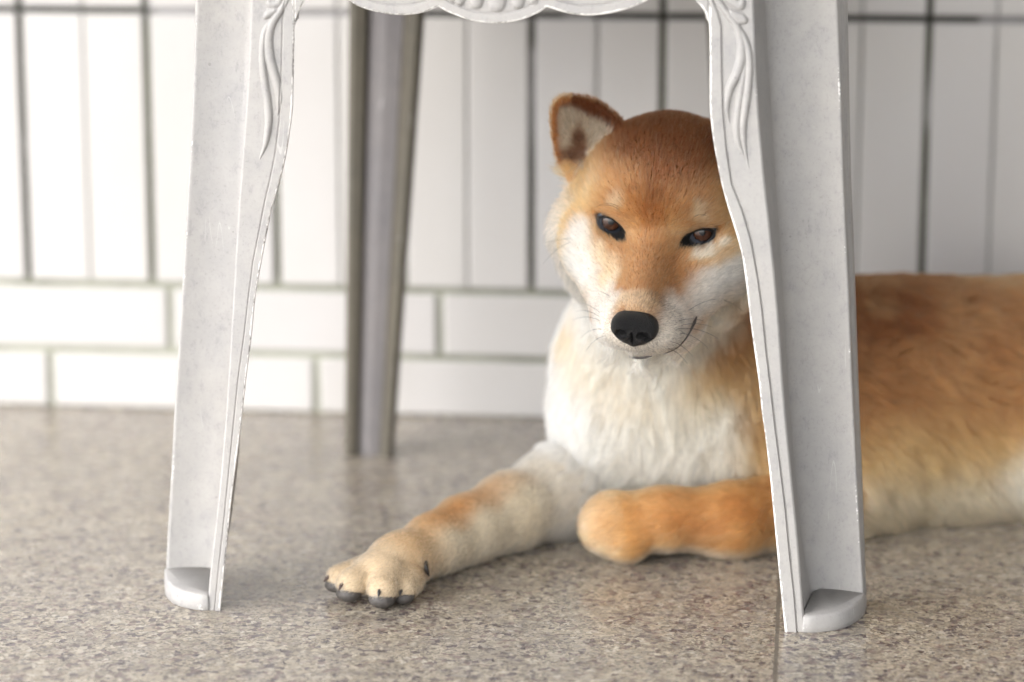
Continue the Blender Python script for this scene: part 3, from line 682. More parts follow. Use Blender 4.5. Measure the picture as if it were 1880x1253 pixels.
def coat(P):
    """colour and the fur length at surface points"""
    n = len(P); H = w2h(P); x, y, z = H.T; ax = np.abs(x)
    nz = noise(P, 60, 1) - .5; nz2 = noise(P, 25, 2) - .5; nw = (noise(P, 180, 4) - .5)
    # ---------- body
    Z = P[:, 2]; X = P[:, 0]; Y = P[:, 1]
    t = Z + .012 * nz2 + .010 * nz
    def lerpc(c, col, w): w = np.clip(w, 0, 1)[:, None]; return c * (1 - w) + col * w
    c = np.tile(SAND * 1.05, (n, 1))
    c = lerpc(c, TAN * .95, sstep(.03, .07, t)); c = lerpc(c, ORANGE * .85, sstep(.06, .11, t)); c = lerpc(c, RUST * 1.0, sstep(.105, .165, t) * (1 - .75 * sstep(.27, .40, X)))
    c = lerpc(c, ORANGE * .95, sstep(.30, .42, X) * sstep(.08, .12, t) * .6)
    c = lerpc(c, TAN, sstep(.35, .65, noise(P, 38, 9)) * .15)
    # chest and throat: cream with tan hints
    pc = PX(1180, 2.0, .10); pf = (sstep(.176, .142, X + .02 * nz) * sstep(2.135, 2.085, Y)); c = lerpc(c, CREAM, pf)
    c = lerpc(c, WHITE, pf * sstep(.10, .03, X + .03 * nz2))
    Lg = np.full(n, .0175)
    for px, py, r, col, op in ((1055, 610, .020, TAN * 1.25, .8), (1075, 660, .022, SAND, .75), (1040, 575, .016, TAN, .85), (1130, 700, .022, SAND * 1.1, .45), (1330, 655, .026, ORANGE * .9, .95), (1385, 610, .03, ORANGE * .85, .95), (1290, 690, .018, TAN, .6), (1375, 690, .018, TAN, .6), (1255, 735, .022, SAND * 1.05, .45), (1400, 760, .018, TAN * .9, .6), (1410, 880, .016, ORANGE, .6)):
        c = blob(c, P, BPOS[(px, py)], r, col, op, .7)
    # ---------- legs
    def dseg(a, b):
        ab = b - a; tt = np.clip(((P - a) @ ab) / (ab @ ab), 0, 1); return np.linalg.norm(P - a - tt[:, None] * ab, axis=1), tt
    p = [PX(*a[:3]) for a in FA]; q = [PX(*a[:3]) for a in FB]
    dA = np.full(n, 9.); sA = np.zeros(n)
    for i, (a, b) in enumerate(zip(p[:-1], p[1:])): d, tt = dseg(a, b); m = d < dA; dA[m] = d[m]; sA[m] = (i + tt)[m]
    dT = np.full(n, 9.)
    for a, b, r0, r1 in TOES: dT = np.minimum(dT, dseg(PX(*a), PX(*b))[0] - r0)
    legA = (((dA < .034) & (sA > .6)) | (dT < .006)) & (P[:, 2] < .066)
    wA = sstep(.9, 2.0, sA) * (dA < .05)
    up = VN_at[:, 2] + .25 * VN_at[:, 1]      # upper/back side of the leg is orange, the inside pale
    ca = lerpc(np.tile(CREAM * .95, (n, 1)), TAN * 1.1, sstep(.3, 1.0, up + .5 * nz + .10 * (sA - 3)) * sstep(1.3, 2.6, sA) * .9)
    ca = lerpc(ca, ORANGE * 1.45, np.exp(-((sA - 3.2) / 1.1) ** 2) * sstep(.25, 1.2, up + .35 * nz) * .6)
    ca = lerpc(ca, SAND * 1.1, sstep(3.9, 4.9, sA) * .85); ca = lerpc(ca, CREAM, sstep(5.0, 5.9, sA) * .55)
    c = lerpc(c, ca, wA * (legA | (sA > 1)) ); Lg = np.where(legA, np.interp(sA, [.6, 1.2, 2, 4, 6], [.018, .012, .0075, .0055, .0045]), Lg); Lg = np.where(dT < .004, .0042, Lg)
    dB = np.full(n, 9.); sB = np.zeros(n)
    for i, (a, b) in enumerate(zip(q[:-1], q[1:])): d, tt = dseg(a, b); m = d < dB; dB[m] = d[m]; sB[m] = (i + tt)[m]
    dW = np.minimum(dseg(PX(1122, 1.950, .026), PX(1160, 1.946, .015))[0] - .0185, dseg(PX(1165, 1.952, .015), PX(1250, 1.985, .016))[0] - .014)
    legB = (((dB < .0335) & (sB > .6)) | (dW < .004)) & (Z < .062) & (Y < 2.0)
    cb = np.tile(ORANGE * 1.12, (n, 1)); cb = lerpc(cb, TAN * 1.2, sstep(2.6, 3.9, sB) * .8); cb = lerpc(cb, SAND * 1.1, sstep(3.75, 4, sB) * .6)
    cb = lerpc(cb, TAN, sstep(.45, .65, noise(P, 70, 12)) * .4); cb = lerpc(cb, TAN * 1.2, np.full(n, .3)); cb = lerpc(cb, CREAM * .85, sstep(-.45, -.85, VN_at[:, 2]) * .5)
    c = np.where(legB[:, None], cb, c); Lg = np.where(legB, np.interp(sB, [.5, 2, 4], [.014, .0095, .007]), Lg)
    # hind leg and thigh: pale front edge
    hp = PX(1935, 2.0, .035); c = blob(c, P, hp, .042, CREAM, .9, .45)
    # ---------- head
    hw = sstep(1.9, .4, np.sqrt(((np.stack([x, y + 3.4, z + .2], 1) / [7.9, 7.6, 7.0]) ** 2).sum(1)) * 4 - 2.4)
    hw = np.maximum(hw, ((y > -1) & (z > -7.4) & (y < 10)) * 1.); hw = np.maximum(hw, ((z > 1) & (y > -10)) * 1.)
    hc = np.tile(ORANGE * 1.0, (n, 1))
    hc = lerpc(hc, RUST, sstep(2.6, 5.6, z + 1.2 * nz2 + .8 * nz + .5 - .1 * ax))                        # dark crown
    hc = lerpc(hc, RUST * 1.1, np.exp(-((x + .2 * nz) / .75) ** 2) * sstep(.8, 3.2, z) * .65)            # centre streak
    hc = lerpc(hc, TAN * .92, sstep(2.6, 5.6, ax) * sstep(4.5, 2.2, z) * .9)                            # temples
    hc = lerpc(hc, ORANGE * 1.25, sstep(.2, .7, noise(P, 90, 6)) * .2 * sstep(3.6, 2.0, z))
    hc = lerpc(hc, TAN * .9, np.exp(-((ax - 1.15) / .5) ** 2) * sstep(-.8, .8, z) * sstep(2.6, 1.2, z) * .5)
    hc = lerpc(hc, CREAM, sstep(3.0, 4.4, ax) * sstep(-.6, -1.8, z) * .5)
    hc = lerpc(hc, ORANGE * .95, np.exp(-(x / 1.2) ** 2) * sstep(1.5, -1, z) * (z > -3.6) * .6)
    mzw = sstep(2.4, 4.2, y) * sstep(-3.9, -4.6, z - .35 * (y - 4.5) + .28 * ax) ; hc = lerpc(hc, WHITE, mzw)
    hc = lerpc(hc, WHITE, sstep(-5.0, -6.0, z) * sstep(6.0, 4.5, ax)); hc = lerpc(hc, TAN * .95, sstep(5.4, 6.6, ax + .5 * nz) * .9 * sstep(-5.5, -3.5, z))
    for pos, r, col, op, soft in BL: hc = blob(hc, P + (nw * .006 + nz * .004)[:, None], pos, r, col, op, soft)
    Lh = np.full(n, .0075)
    dn = np.linalg.norm(H - [0, 7.2, -4.1], axis=1); Lh = np.interp(dn, [0, 1.8, 4, 7, 9, 12, 15], [.0022, .0028, .0036, .0055, .0072, .010, .014])
    Lh = np.where(ax > 5.0, np.maximum(Lh, .009), Lh); Lh = np.where(z > 2, np.minimum(Lh, .0075), Lh)
    Lh = np.where((z < -5.6) & (y > .5), np.minimum(Lh, .0028), Lh)
    # ear
    U = np.stack([np.where(x < 0, x, -x), z], 1); de = poly_d(U, EAR); onear = (de < .45) & (y < -2.6) & (y > -8.5) & (z > 2.0) & ((ear_d(P, -1) < .0035) | (ear_d(P, 1) < .0035))
    front = (VN_at @ HB[1]) > .25
    ce = np.tile(RUST * 1.0, (n, 1)); ed = -de
    inn = lerpc(np.tile(RUST * .75, (n, 1)), GREYB, sstep(.12, .5, ed + .5 * nz - .55 * sstep(EC[0] - .8, EC[0] + .8, U[:, 0] + .5 * (U[:, 1] - EC[1])))); inn = lerpc(inn, np.tile(RUST * .7, (n, 1)), sstep(EC[1] + 1.35, EC[1] + 2.0, U[:, 1] + .6 * nz))
    cc = np.array([w2plane(1078, 258, EARY)[[0, 2]], w2plane(1060, 285, EARY)[[0, 2]]])
    dd = np.minimum(np.linalg.norm(U - cc[0], axis=1), np.linalg.norm(U - cc[1], axis=1) + .5)
    inn = lerpc(inn, DKBR * 1.2, sstep(1.25, .3, dd + 1.2 * nz + 2.6 * (noise(P, 130, 77) - .5)) * .92); inn = lerpc(inn, TAN, sstep(.9, .2, np.linalg.norm(U - w2plane(1048, 312, EARY)[[0, 2]], axis=1)))
    inn = lerpc(inn, WHITE * .8, sstep(.75, .3, np.linalg.norm(U - w2plane(1090, 292, EARY)[[0, 2]], axis=1) + .5 * nw))
    ce = np.where(front[:, None], inn, ce); ce = lerpc(ce, ORANGE, (sstep(.45, .1, ed) * (U[:, 0] < EC[0] - 1.0)) * .8)
    hc = np.where(onear[:, None], ce, hc); Lh = np.where(onear, np.where(front, np.where(ed > .4, .0085, .0055), .006), Lh)
    hw = np.maximum(hw, onear * 1.)
    c = c * (1 - hw[:, None]) + hc * hw[:, None]; Lg = Lg * (1 - hw) + Lh * hw
    # black eye surrounds
    for s in (-1, 1):
        q_ = eye_uv(H, s); e = np.sqrt((q_[:, 0] / 1.22) ** 2 + (q_[:, 1] / .54) ** 2); m = (y > -1.6) & (np.abs(x - s * 3.05) < 2)
        c = lerpc(c, BLACK, sstep(1.22, .98, e) * m); Lg = np.where(m & (e < 1.15), .0012, Lg)
    return c, Lg, hw, legA, legB, sA, sB, onear & front
TILT = math.radians(23)
def eye_uv(H, s):
    dx = (H[:, 0] - s * 3.05) * s; dz = H[:, 2] - EZ        # dx outwards
    return np.stack([dx * math.cos(TILT) + dz * math.sin(TILT) + .12, -dx * math.sin(TILT) + dz * math.cos(TILT)], 1)
BPOS = {k: surf_px(*k) for k in ((1055, 610), (1075, 660), (1040, 575), (1130, 700), (1330, 655), (1385, 610), (1290, 690), (1375, 690), (1255, 735), (1400, 760), (1410, 880))}
VN_at = VN
vc = coat(V)[0]
def mat_skin():
    n = N('dog_skin'); a = n.attr('coat'); n.inp(n.b, 'Base Color', n.mix(1., a.outputs['Color'], (.62, .58, .54), 'MULTIPLY')); n.b.inputs['Roughness'].default_value = .8
    n.b.inputs['Specular IOR Level'].default_value = .2; return n.m
def mat_fur():
    n = N('dog_fur'); a = n.attr('coat')
    n.n.remove(n.b); h = n.n.new('ShaderNodeBsdfHairPrincipled'); h.model = 'CHIANG'; h.parametrization = 'COLOR'
    n.l.new(a.outputs['Color'], h.inputs['Color']); h.inputs['Roughness'].default_value = .5; h.inputs['IOR'].default_value = 1.42; h.inputs['Radial Roughness'].default_value = .62
    if 'Random Roughness' in h.inputs: h.inputs['Random Roughness'].default_value = .2
    n.l.new(h.outputs[0], n.out.inputs['Surface']); return n.m
M_SKIN, M_FUR = mat_skin(), mat_fur()
dog = empty('dog', PX(1300, 2.03, 0)); tag(dog, 'ginger and cream dog lying on the granite floor under the pale plastic chair', 'dog')
me = npmesh('body', V, Fq); ca_ = me.color_attributes.new('coat', 'FLOAT_COLOR', 'POINT'); ca_.data.foreach_set('color', np.c_[vc, np.ones(len(vc))].ravel())
link('body', me, M_SKIN, dog)

# --- eyes
def skin_y(x, z):
    ys = np.arange(4, -3, -.02); P = h2w(np.stack([np.full(len(ys), x), ys, np.full(len(ys), z)], 1)); s = sdf(P); i = np.argmax(s < 0); return ys[i]
def mat_eye():
    n = N('eye'); a = n.attr('coat'); n.inp(n.b, 'Base Color', a.outputs['Color']); n.b.inputs['Roughness'].default_value = .09; n.b.inputs['Specular IOR Level'].default_value = .22
    n.b.inputs['Coat Weight'].default_value = .2; n.b.inputs['Coat Roughness'].default_value = .03; return n.m
M_EYE = mat_eye()
M_LID = mat_plain('black_eyelid_skin', (.005, .0045, .005), .6, 300, .3, .3); M_LID.node_tree.nodes['Principled BSDF'].inputs['Specular IOR Level'].default_value = .2
ER = 1.12
def make_eye(s):
    cx, cy, cz = s * 3.05, EY - ER, .03 + EZ
    nr_, ns = 40, 64; v = []; col = []
    gaze = nrm(nrm((CAM - HO) @ HB.T) + np.array([0, .25, -.05]))
    for i in range(nr_):
        th = math.pi * i / (nr_ - 1)
        for j in range(ns):
            ph = 2 * math.pi * j / ns; q = np.array([math.sin(th) * math.cos(ph), math.cos(th), math.sin(th) * math.sin(ph)])
            a = math.acos(max(-1, min(1, float(q @ gaze)))); rr_ = ER * (1 + .03 * math.exp(-(a / .45) ** 2))
            v.append((cx + q[0] * rr_, cy + q[1] * rr_, cz + q[2] * rr_))
            if a < .20: c_ = (.002, .002, .002)
            elif a < .54: k = .8 + .4 * random.random(); c_ = (.034 * k, .013 * k, .007 * k)
            elif a < .62: c_ = (.004, .003, .003)
            else: c_ = (.03, .034, .043)
            col.append((*c_, 1))
    me = npmesh('eye', h2w(np.array(v)), grid_faces(nr_, ns, True)); a_ = me.color_attributes.new('coat', 'FLOAT_COLOR', 'POINT'); a_.data.foreach_set('color', np.array(col).ravel())
    link('eye', me, M_EYE, dog)
    # lids: almond ring from the eyeball out to the skin
    v = []; n_ = 72; R_ = 10
    for r in range(R_):
        t = r / (R_ - 1)
        for j in range(n_):
            ph = 2 * math.pi * j / n_; c_, s_ = math.cos(ph), math.sin(ph)
            shp = abs(s_) ** 1.35 * (1 if s_ > 0 else -1)
            ui, vi = .80 * c_ + .12, ((.50 if s < 0 else .43) if s_ > 0 else .40) * shp        # inner almond
            uo, vo = 1.24 * c_ + .02, .70 * shp
            u = ui + (uo - ui) * t; w = vi + (vo - vi) * t; u -= .12
            dx = u * math.cos(TILT) - w * math.sin(TILT); dz = u * math.sin(TILT) + w * math.cos(TILT)
            x, z = s * 3.05 + s * dx, dz + EZ
            dd = ER ** 2 * 1.03 - (x - cx) ** 2 - (z - cz) ** 2; yb = cy + math.sqrt(max(dd, 0)) + .05 if dd > 0 else cy
            xo = s * 3.05 + s * ((uo - .12) * math.cos(TILT) - vo * math.sin(TILT)); zo = (uo - .12) * math.sin(TILT) + vo * math.cos(TILT) + EZ
            if r == 0: yo_cache = None
            k_ = (round(xo, 4), round(zo, 4))
            if k_ not in SKC: SKC[k_] = skin_y(xo, zo)
            yo = SKC[k_] - .06
            tt = t * t * (3 - 2 * t); y_ = yb * (1 - tt) + yo * tt + .10 * math.sin(math.pi * min(1, t * 1.6)) * (1 if s_ > 0 else .55)
            v.append((x, y_, z))
    f = grid_faces(R_, n_, True)
    link('eyelid', npmesh('eyelid', h2w(np.array(v)), f if s < 0 else f[:, ::-1]), M_LID, dog)
SKC = {}
EY = .74
make_eye(-1); make_eye(1)

# --- nose leather: its own little field, half a millimetre fine
def make_nose():
    NZ = np.array([0, .22, -.50])
    s = .055; lo = np.array([-2.0, 4.9, -5.6]); hi = np.array([2.0, 8.6, -1.8]); n = ((hi - lo) / s).astype(int)
    ax_ = [lo[i] + s * np.arange(n[i]) for i in range(3)]; X, Y, Z = np.meshgrid(*ax_, indexing='ij'); P = np.stack([X, Y, Z], -1)
    def E(c, r): q = P - np.array(c); r = np.array(r); k0 = np.linalg.norm(q / r, axis=-1); k1 = np.linalg.norm(q / r ** 2, axis=-1) + 1e-9; return k0 * (k0 - 1) / k1
    d = E((0, 6.35, -3.25), (1.42, 1.1, .92))
    for sg in (-1, 1):
        d = smin(d, E((sg * .72, 6.55, -3.55), (.80, .86, .78)), .45)      # wings
        d = smin(d, E((sg * .42, 6.45, -4.15), (.55, .62, .50)), .3)
    d = smin(d, E((0, 6.4, -4.35), (.42, .6, .5)), .25)
    for sg in (-1, 1):
        d = -smin(-d, E((sg * .72, 7.5, -3.68), (.44, .60, .36)), .10)     # nostrils
        d = -smin(-d, E((sg * 1.12, 7.1, -3.98), (.40, .45, .15)), .08)    # side slit
    d = -smin(-d, E((0, 7.35, -4.15), (.05, .45, .75)), .12)                # central groove
    G_ = d; S = G_ < 0; c = np.zeros(tuple(n - 1), np.int8)
    for dx in (0, 1):
        for dy in (0, 1):
            for dz in (0, 1): c += S[dx:n[0] - 1 + dx, dy:n[1] - 1 + dy, dz:n[2] - 1 + dz]
    act = (c > 0) & (c < 8); idx = np.full(act.shape, -1, np.int64); A = np.argwhere(act); idx[act] = np.arange(len(A)); acc = np.zeros((len(A), 3)); cnt = np.zeros(len(A))
    for axis in range(3):
        o = [i for i in range(3) if i != axis]
        for u in (0, 1):
            for v in (0, 1):
                b = np.zeros(3, int); b[o[0]] = u; b[o[1]] = v; e = b.copy(); e[axis] = 1
                g0 = G_[tuple((A + b).T)]; g1 = G_[tuple((A + e).T)]; m = (g0 < 0) != (g1 < 0); t = g0 / (g0 - g1 + 1e-12)
                pt = np.broadcast_to(b, A.shape).astype(float).copy(); pt[:, axis] += t; acc[m] += pt[m]; cnt[m] += 1
    Vn = (A + acc / cnt[:, None]) * s + lo; F = []
    for axis in range(3):
        o1, o2 = (axis + 1) % 3, (axis + 2) % 3
        a = [slice(1, -1)] * 3; a[axis] = slice(0, -1); b = list(a); b[axis] = slice(1, None)
        m = np.argwhere(S[tuple(a)] != S[tuple(b)]); off = np.array([1, 1, 1]); off[axis] = 0; E_ = m + off
        ins = S[tuple(E_.T)]; e1 = np.zeros(3, int); e1[o1] = 1; e2 = np.zeros(3, int); e2[o2] = 1
        q = np.stack([idx[tuple((E_ - e1 - e2).T)], idx[tuple((E_ - e2).T)], idx[tuple(E_.T)], idx[tuple((E_ - e1).T)]], 1); q[~ins] = q[~ins][:, ::-1]; q = q[(q >= 0).all(1)]; F.append(q)
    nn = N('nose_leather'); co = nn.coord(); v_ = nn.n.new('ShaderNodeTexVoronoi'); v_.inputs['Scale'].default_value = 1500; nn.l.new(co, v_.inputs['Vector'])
    c_ = nn.ramp(v_.outputs['Distance'], [(.15, (.016, .0155, .016)), (.5, (.003, .003, .0035))]); nn.bump(nn.math('SUBTRACT', 1., v_.outputs['Distance']), 1., .0010)  # lighter specks: small highlights painted into the leather colour
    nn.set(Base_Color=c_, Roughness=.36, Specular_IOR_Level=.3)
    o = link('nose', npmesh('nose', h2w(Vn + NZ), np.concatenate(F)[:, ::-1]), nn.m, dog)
make_nose()
# --- mouth line, claws, pads, whiskers
M_LIP = mat_plain('black_lip', (.02, .014, .012), .5, 200, .2)
def on_skin(px, py, lift=.0042): p = surf_px(px, py); return p + lift * nrm(CAM - p)
fm = []
for x, y, ys in ((1139, 649, 642), (1150, 654, 646), (1165, 657, 648), (1182, 657, 648), (1197, 654, 646)): q_ = on_skin(x, ys, .0005); fm.append(at(x, y, q_[1]))
tube('lip', catmull(fm, 4), np.interp(np.linspace(0, 1, 17), [0, .3, .8, 1], [.0002, .0009, .0008, .0002]), M_LIP, dog)
mouth = catmull([on_skin(x, y) for x, y in ((1205, 653), (1222, 649), (1243, 639), (1260, 621), (1271, 601), (1279, 582))], 5)
tube('lip', mouth, np.interp(np.linspace(0, 1, len(mouth)), [0, .4, .7, .9, 1], [.0002, .0004, .0006, .0012, .0005]), M_LIP, dog)
M_CLAW = mat_plain('claw_horn', (.015, .012, .012), .35, 200, .3); M_PAD = mat_plain('paw_pad_leather', (.06, .054, .05), .6, 400, .35, .5)
def eln(name, c, r, B_, mat):
    v = []; nr_, ns = 16, 24
    for i in range(nr_):
        th = math.pi * i / (nr_ - 1)
        for j in range(ns):
            ph = 2 * math.pi * j / ns; q = np.array([math.sin(th) * math.cos(ph), math.sin(th) * math.sin(ph), math.cos(th)]) * r; v.append(q @ B_ + c)
    return link(name, npmesh(name, np.array(v), grid_faces(nr_, ns, True)), mat, dog)
for (a, b, r0, r1), cl in zip(TOES, ((.05, .028, .022), (.05, .028, .022), (.012, .011, .013), (.02, .017, .017))):
    A_, B_ = PX(*a), PX(*b); d = nrm(B_ - A_); d = nrm(d * [1, 1, .2]); tip = B_ + d * (r1 * .8) + np.array([0, 0, r1 * .25])
    mc = mat_plain('claw_horn', cl, .35, 200, .3)
    tube('claw', [tip - d * .004, tip, tip + d * .003 - np.array([0, 0, .0012]), tip + d * .0044 - np.array([0, 0, .0032])], [.0015, .0016, .0012, .0005], mc, dog)
    s_ = nrm(np.cross(d, [0, 0, 1.])); Bm = np.array([d, s_, np.cross(s_, d)])
    eln('paw_pad', B_ + d * (r1 * .22) - np.array([0, 0, r1 * .55]), (r1 * .95, r1 * .92, r1 * .62), Bm, M_PAD)
dw = on_skin(783, 1043, .002)
tube('claw', [dw + [-.001, .002, .004], dw + [-.0005, .0, .001], dw + [.0005, -.001, -.003], dw + [.0018, -.0005, -.0055]], [.0016, .0018, .0013, .0005], M_CLAW, dog)
M_WHI = mat_plain('whisker_black', (.02, .017, .015), .4, 50, .2); M_WHW = mat_plain('whisker_pale', (.55, .50, .45), .4, 50, .2)
def whisker(px, py, ex, ey, dy, sag, mat=M_WHI, r=.00022):
    a = on_skin(px, py, 0.); b = PXY(ex, ey, a[1] + dy); m = (a + b) / 2 + np.array([0, 0, sag]); t = np.linspace(0, 1, 12)[:, None]
    p = (1 - t) ** 2 * a + 2 * t * (1 - t) * m + t * t * b; tube('whisker', p, np.linspace(r, r * .35, 12), mat, dog, 5)
def PXY(px, py, Y): return at(px, py, Y)
for w in ((1262, 572, 1322, 549, -.005, .004), (1322, 549, 1365, 572, .01, .002), (1250, 598, 1305, 600, -.01, .003), (1242, 605, 1318, 622, -.008, .006), (1232, 628, 1272, 655, -.012, .004), (1225, 640, 1262, 668, -.012, .004), (1248, 612, 1300, 640, -.008, .005),
          (1245, 590, 1292, 590, -.008, .003), (1215, 650, 1228, 690, -.012, .002), (1190, 662, 1212, 712, -.012, .001), (1140, 655, 1120, 690, -.012, .002)): whisker(*w)
for w in ((1102, 575, 1062, 556, .004, .003), (1100, 582, 1058, 572, .004, .004), (1102, 590, 1052, 588, .004, .005), (1105, 605, 1066, 620, -.004, .004), (1108, 618, 1075, 645, -.006, .004), (1120, 545, 1085, 535, 0, .003), (1050, 438, 1000, 446, -.01, .001), (1050, 444, 996, 486, -.01, .005)): whisker(*w, M_WHI, .00014)
for w in ((1140, 383, 1098, 378, -.012, .005), (1142, 388, 1075, 392, -.012, .010), (1270, 402, 1300, 398, -.012, .004)): whisker(*w, M_WHI, .00013)

# ------------------------------------------------------------------ fur: every hair a curve
def make_fur():
    global VN_at
    cen = V[T].mean(1); fnn = nrm(np.cross(V[T[:, 1]] - V[T[:, 0]], V[T[:, 2]] - V[T[:, 0]]))
    tc = nrm(CAM - cen); facing = (fnn * tc).sum(1)
    H = w2h(cen); dn = np.linalg.norm(H - [0, 7.2, -4.1], axis=1)
    headish = sstep(14, 9, dn)
    dens = (1.5e6 + 3.0e6 * headish + 3e6 * sstep(6, 3, dn)) * np.where(facing > -.25, 1, .22)
    dens = dens * np.where(cen[:, 0] > .40, .3, 1) * np.where((cen[:, 2] < .004), .15, 1)
    cnt_ = rng.poisson(TA * dens * FUR); ti = np.repeat(np.arange(len(T)), cnt_); n = len(ti)
    r1, r2 = rng.random(n), rng.random(n); f_ = r1 + r2 > 1; r1[f_] = 1 - r1[f_]; r2[f_] = 1 - r2[f_]
    t = T[ti]; P = V[t[:, 0]] + (V[t[:, 1]] - V[t[:, 0]]) * r1[:, None] + (V[t[:, 2]] - V[t[:, 0]]) * r2[:, None]
    Nn = nrm(VN[t[:, 0]] * (1 - r1 - r2)[:, None] + VN[t[:, 1]] * r1[:, None] + VN[t[:, 2]] * r2[:, None])
    # keep clear of nose leather, eyes and the mouth slit
    H = w2h(P); keep = np.ones(n, bool)
    q = (H - [0, 6.5, -4.1]) / [1.42, 1.25, 1.15]; keep &= (q ** 2).sum(1) > 1.0
    for s in (-1, 1):
        u = eye_uv(H, s); e = np.sqrt((u[:, 0] / 1.14) ** 2 + (u[:, 1] / .56) ** 2); keep &= ~((e < 1.0) & (H[:, 1] > -2) & (np.abs(H[:, 0] - s * 3.05) < 2))
    for a, b, r0, r1_ in TOES:
        B_ = PX(*b); keep &= ~((np.linalg.norm(P - (B_ - [0, 0, r1_ * .5]), axis=1) < r1_ * 1.0) & (P[:, 2] < .011))
    P, Nn = P[keep], Nn[keep]; n = len(P); VN_at = Nn
    col, L, hw, legA, legB, sA, sB, inear = coat(P)
    # flow
    H = w2h(P); rad = nrm(H - [0, 6.6, -3.8]); fh = rad @ HB
    fh = fh + np.array([0, .3, -.25]) * sstep(-2, -5, H[:, 1])[:, None] * sstep(1, -3, H[:, 2])[:, None]
    anch = []
    def A(px, Y, Z, d): anch.append((PX(px, Y, Z), nrm(np.array(d, float))))
    A(1230, 1.98, .18, (-.05, .1, -1)); A(1060, 2.0, .18, (-.35, .3, -.9)); A(1150, 1.98, .13, (-.2, -.1, -1)); A(1250, 1.97, .10, (.05, -.1, -1)); A(1040, 2.01, .11, (-.3, .1, -1)); A(1380, 1.98, .12, (.45, 0, -.9)); A(1350, 2.0, .17, (.5, .2, -.8))
    A(1200, 1.98, .05, (-.25, -.3, -.9)); A(1100, 2.0, .06, (-.8, -.3, -.45))
    A(1600, 2.02, .15, (1, 0, -.15)); A(1600, 2.0, .10, (.95, 0, -.3)); A(1650, 2.0, .05, (.75, -.1, -.55)); A(1850, 2.04, .15, (1, 0, -.15)); A(1850, 2.04, .09, (.9, 0, -.45)); A(1800, 2.04, .03, (.55, -.2, -.8)); A(1500, 2.0, .12, (.8, 0, -.6)); A(1500, 2.0, .06, (.5, 0, -.8)); A(2050, 2.03, .09, (.4, 0, -1)); A(2200, 2.1, .1, (.8, 0, -.6)); A(1600, 2.2, .12, (1, .1, -.3))
    W_ = 0; FL_ = np.zeros((n, 3))
    for p, d in anch: w = np.exp(-((P - p) ** 2).sum(1) / .045 ** 2) + 1e-9; FL_ += w[:, None] * d; W_ = W_ + w
    FL_ /= W_[:, None]
    dA_ = nrm(PX(*FA[-1][:3]) - PX(*FA[1][:3])); FL_ = np.where(legA[:, None], dA_ + [0, 0, -.25], FL_)
    dB_ = nrm(PX(*FB[-1][:3]) - PX(*FB[1][:3])); FL_ = np.where(legB[:, None], dB_ + [0, -.1, -.22], FL_)
    fl_ = FL_ * (1 - hw[:, None]) + fh * hw[:, None]
    earup = nrm(HB[2] * .5 + nrm(P - h2w((-6.0, EARY, 3.2)))); fl_ = np.where(inear[:, None], earup, fl_)
    # swirl noise
    jit = np.stack([noise(P, 42, 20 + k) - .5 for k in range(3)], 1); jf = np.stack([noise(P, 110, 30 + k) - .5 for k in range(3)], 1)
    body = (1 - hw)[:, None]
    fl_ = fl_ + jit * (.25 + .50 * body * (~(legA | legB))[:, None]) + jf * (.30 + .35 * body) + rng.normal(0, .10, (n, 3))
    fl_ = nrm(fl_ - (fl_ * Nn).sum(1)[:, None] * Nn)
    lift = np.where(legA | legB, .34, .36 + .20 * (1 - hw)) * (.7 + .6 * rng.random(n)); lift = np.where(L < .0045, .42, lift)
    ln = L * (.62 + .55 * rng.random(n)); ln *= 1 + .25 * (noise(P, 70, 41) - .5) * 2
    # clumps
    mcl = max(10, n // 26); ci = rng.choice(n, mcl, False); kd = kdtree.KDTree(mcl)
    for k, i in enumerate(ci): kd.insert(P[i], k)
    kd.balance(); near = np.array([kd.find(p)[1] for p in P.tolist()]); cl = ci[near]
    K = 5; ts = np.linspace(0, 1, K); pts = np.zeros((n, K, 3)); pts[:, 0] = P - Nn * .0006
    for k in range(1, K):
        t_ = (ts[k] + ts[k - 1]) / 2; dr = nrm(Nn * (lift * 1.6 * (1 - t_) + .12)[:, None] + fl_ * (.55 + .8 * t_)); pts[:, k] = pts[:, k - 1] + dr * (ln / (K - 1))[:, None]
    # gravity on long hair
    pts[:, :, 2] -= (ts ** 2)[None] * (ln * .12 * (L > .01))[:, None]
    cs = (.16 + .36 * sstep(.008, .02, L)) * (.6 + .4 * rng.random(n))
    d0 = np.linalg.norm(P - P[cl], axis=1); ok = (d0 < .6 * L + .0012)
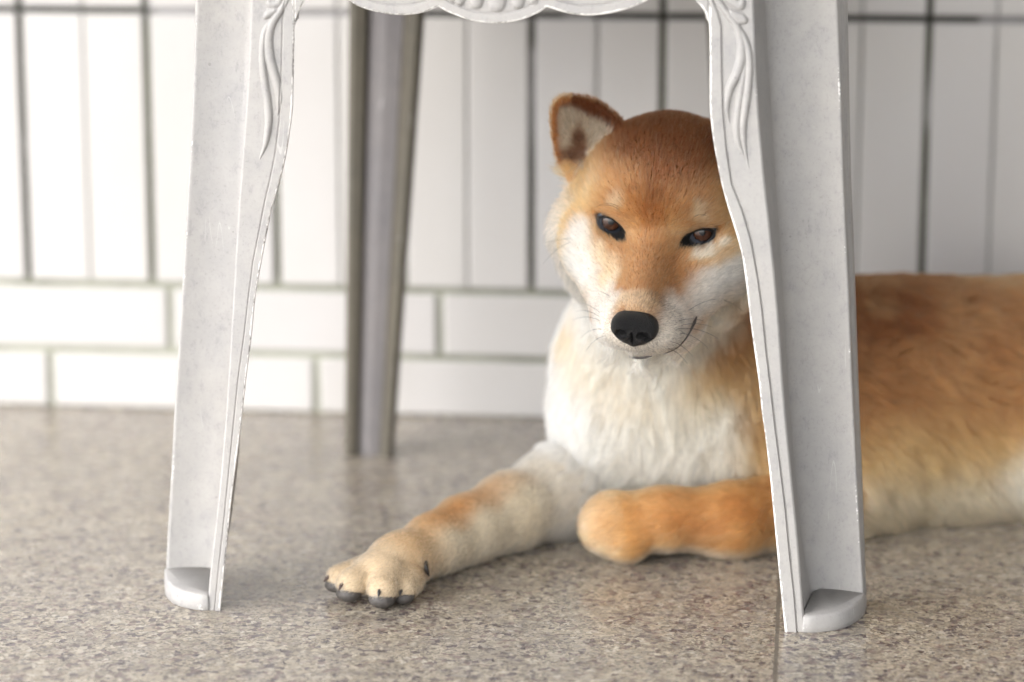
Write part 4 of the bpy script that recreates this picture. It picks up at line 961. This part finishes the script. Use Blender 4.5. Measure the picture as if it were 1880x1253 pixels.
    for k in range(1, K): pts[:, k] += (pts[cl, k] - pts[:, k]) * (cs * ts[k] ** 1.5 * ok)[:, None]
    pts[:, :, 2] = np.maximum(pts[:, :, 2], .0008)
    rad_ = np.interp(L, [.002, .006, .02], [.000078, .000100, .000125])[:, None] * np.array([1, 1, .85, .6, .2]) * (.8 + .4 * rng.random(n))[:, None]
    cn = rng.random(mcl)[near]; val = .78 + .26 * cn + rng.normal(0, .17, n); val = np.clip(val, .4, 1.35)
    col = col * val[:, None]
    sal = (rng.random(n) < .06 * sstep(-.0, .3, hw)) & (H[:, 2] > -4) & (np.linalg.norm(H - [0, 7.2, -4.1], axis=1) > 2.2) & (col[:, 0] < .6) & ~inear; col[sal] = col[sal] * .35 + .25 * CREAM
    mz = (rng.random(n) < .30) & (np.linalg.norm(H - [.6, 6.2, -4.5], axis=1) < 2.6) & (H[:, 2] < -2.0); col[mz] *= .28
    col = np.clip(col, .004, .95)
    hc = bpy.data.hair_curves.new('fur'); hc.add_curves([K] * n)
    hc.position_data.foreach_set('vector', pts.astype(np.float32).ravel()) if hasattr(hc, 'position_data') else hc.attributes['position'].data.foreach_set('vector', pts.astype(np.float32).ravel())
    ra = hc.attributes.get('radius') or hc.attributes.new('radius', 'FLOAT', 'POINT'); ra.data.foreach_set('value', rad_.astype(np.float32).ravel())
    a = hc.attributes.new('coat', 'FLOAT_COLOR', 'CURVE'); a.data.foreach_set('color', np.c_[col, np.ones(n)].astype(np.float32).ravel())
    hc.materials.append(M_FUR); o = bpy.data.objects.new('fur', hc); C.objects.link(o); o.parent = dog; o.matrix_parent_inverse = Matrix.Translation(dog.location).inverted()
    print('hairs', n)
if FUR > 0: make_fur()

hp_ = at_z(1326, 1183); hq = [hp_ + [0, 0, .0004], hp_ + [.0006, .004, .0012], hp_ + [.0022, .010, .0022], hp_ + [.0055, .0145, .0006]]
sh = tube('stray_hair', catmull(hq, 4), .00022, M_WHI, None, 5); tag(sh, 'short dark curled hair lying on the granite between the two front chair legs', 'hair')
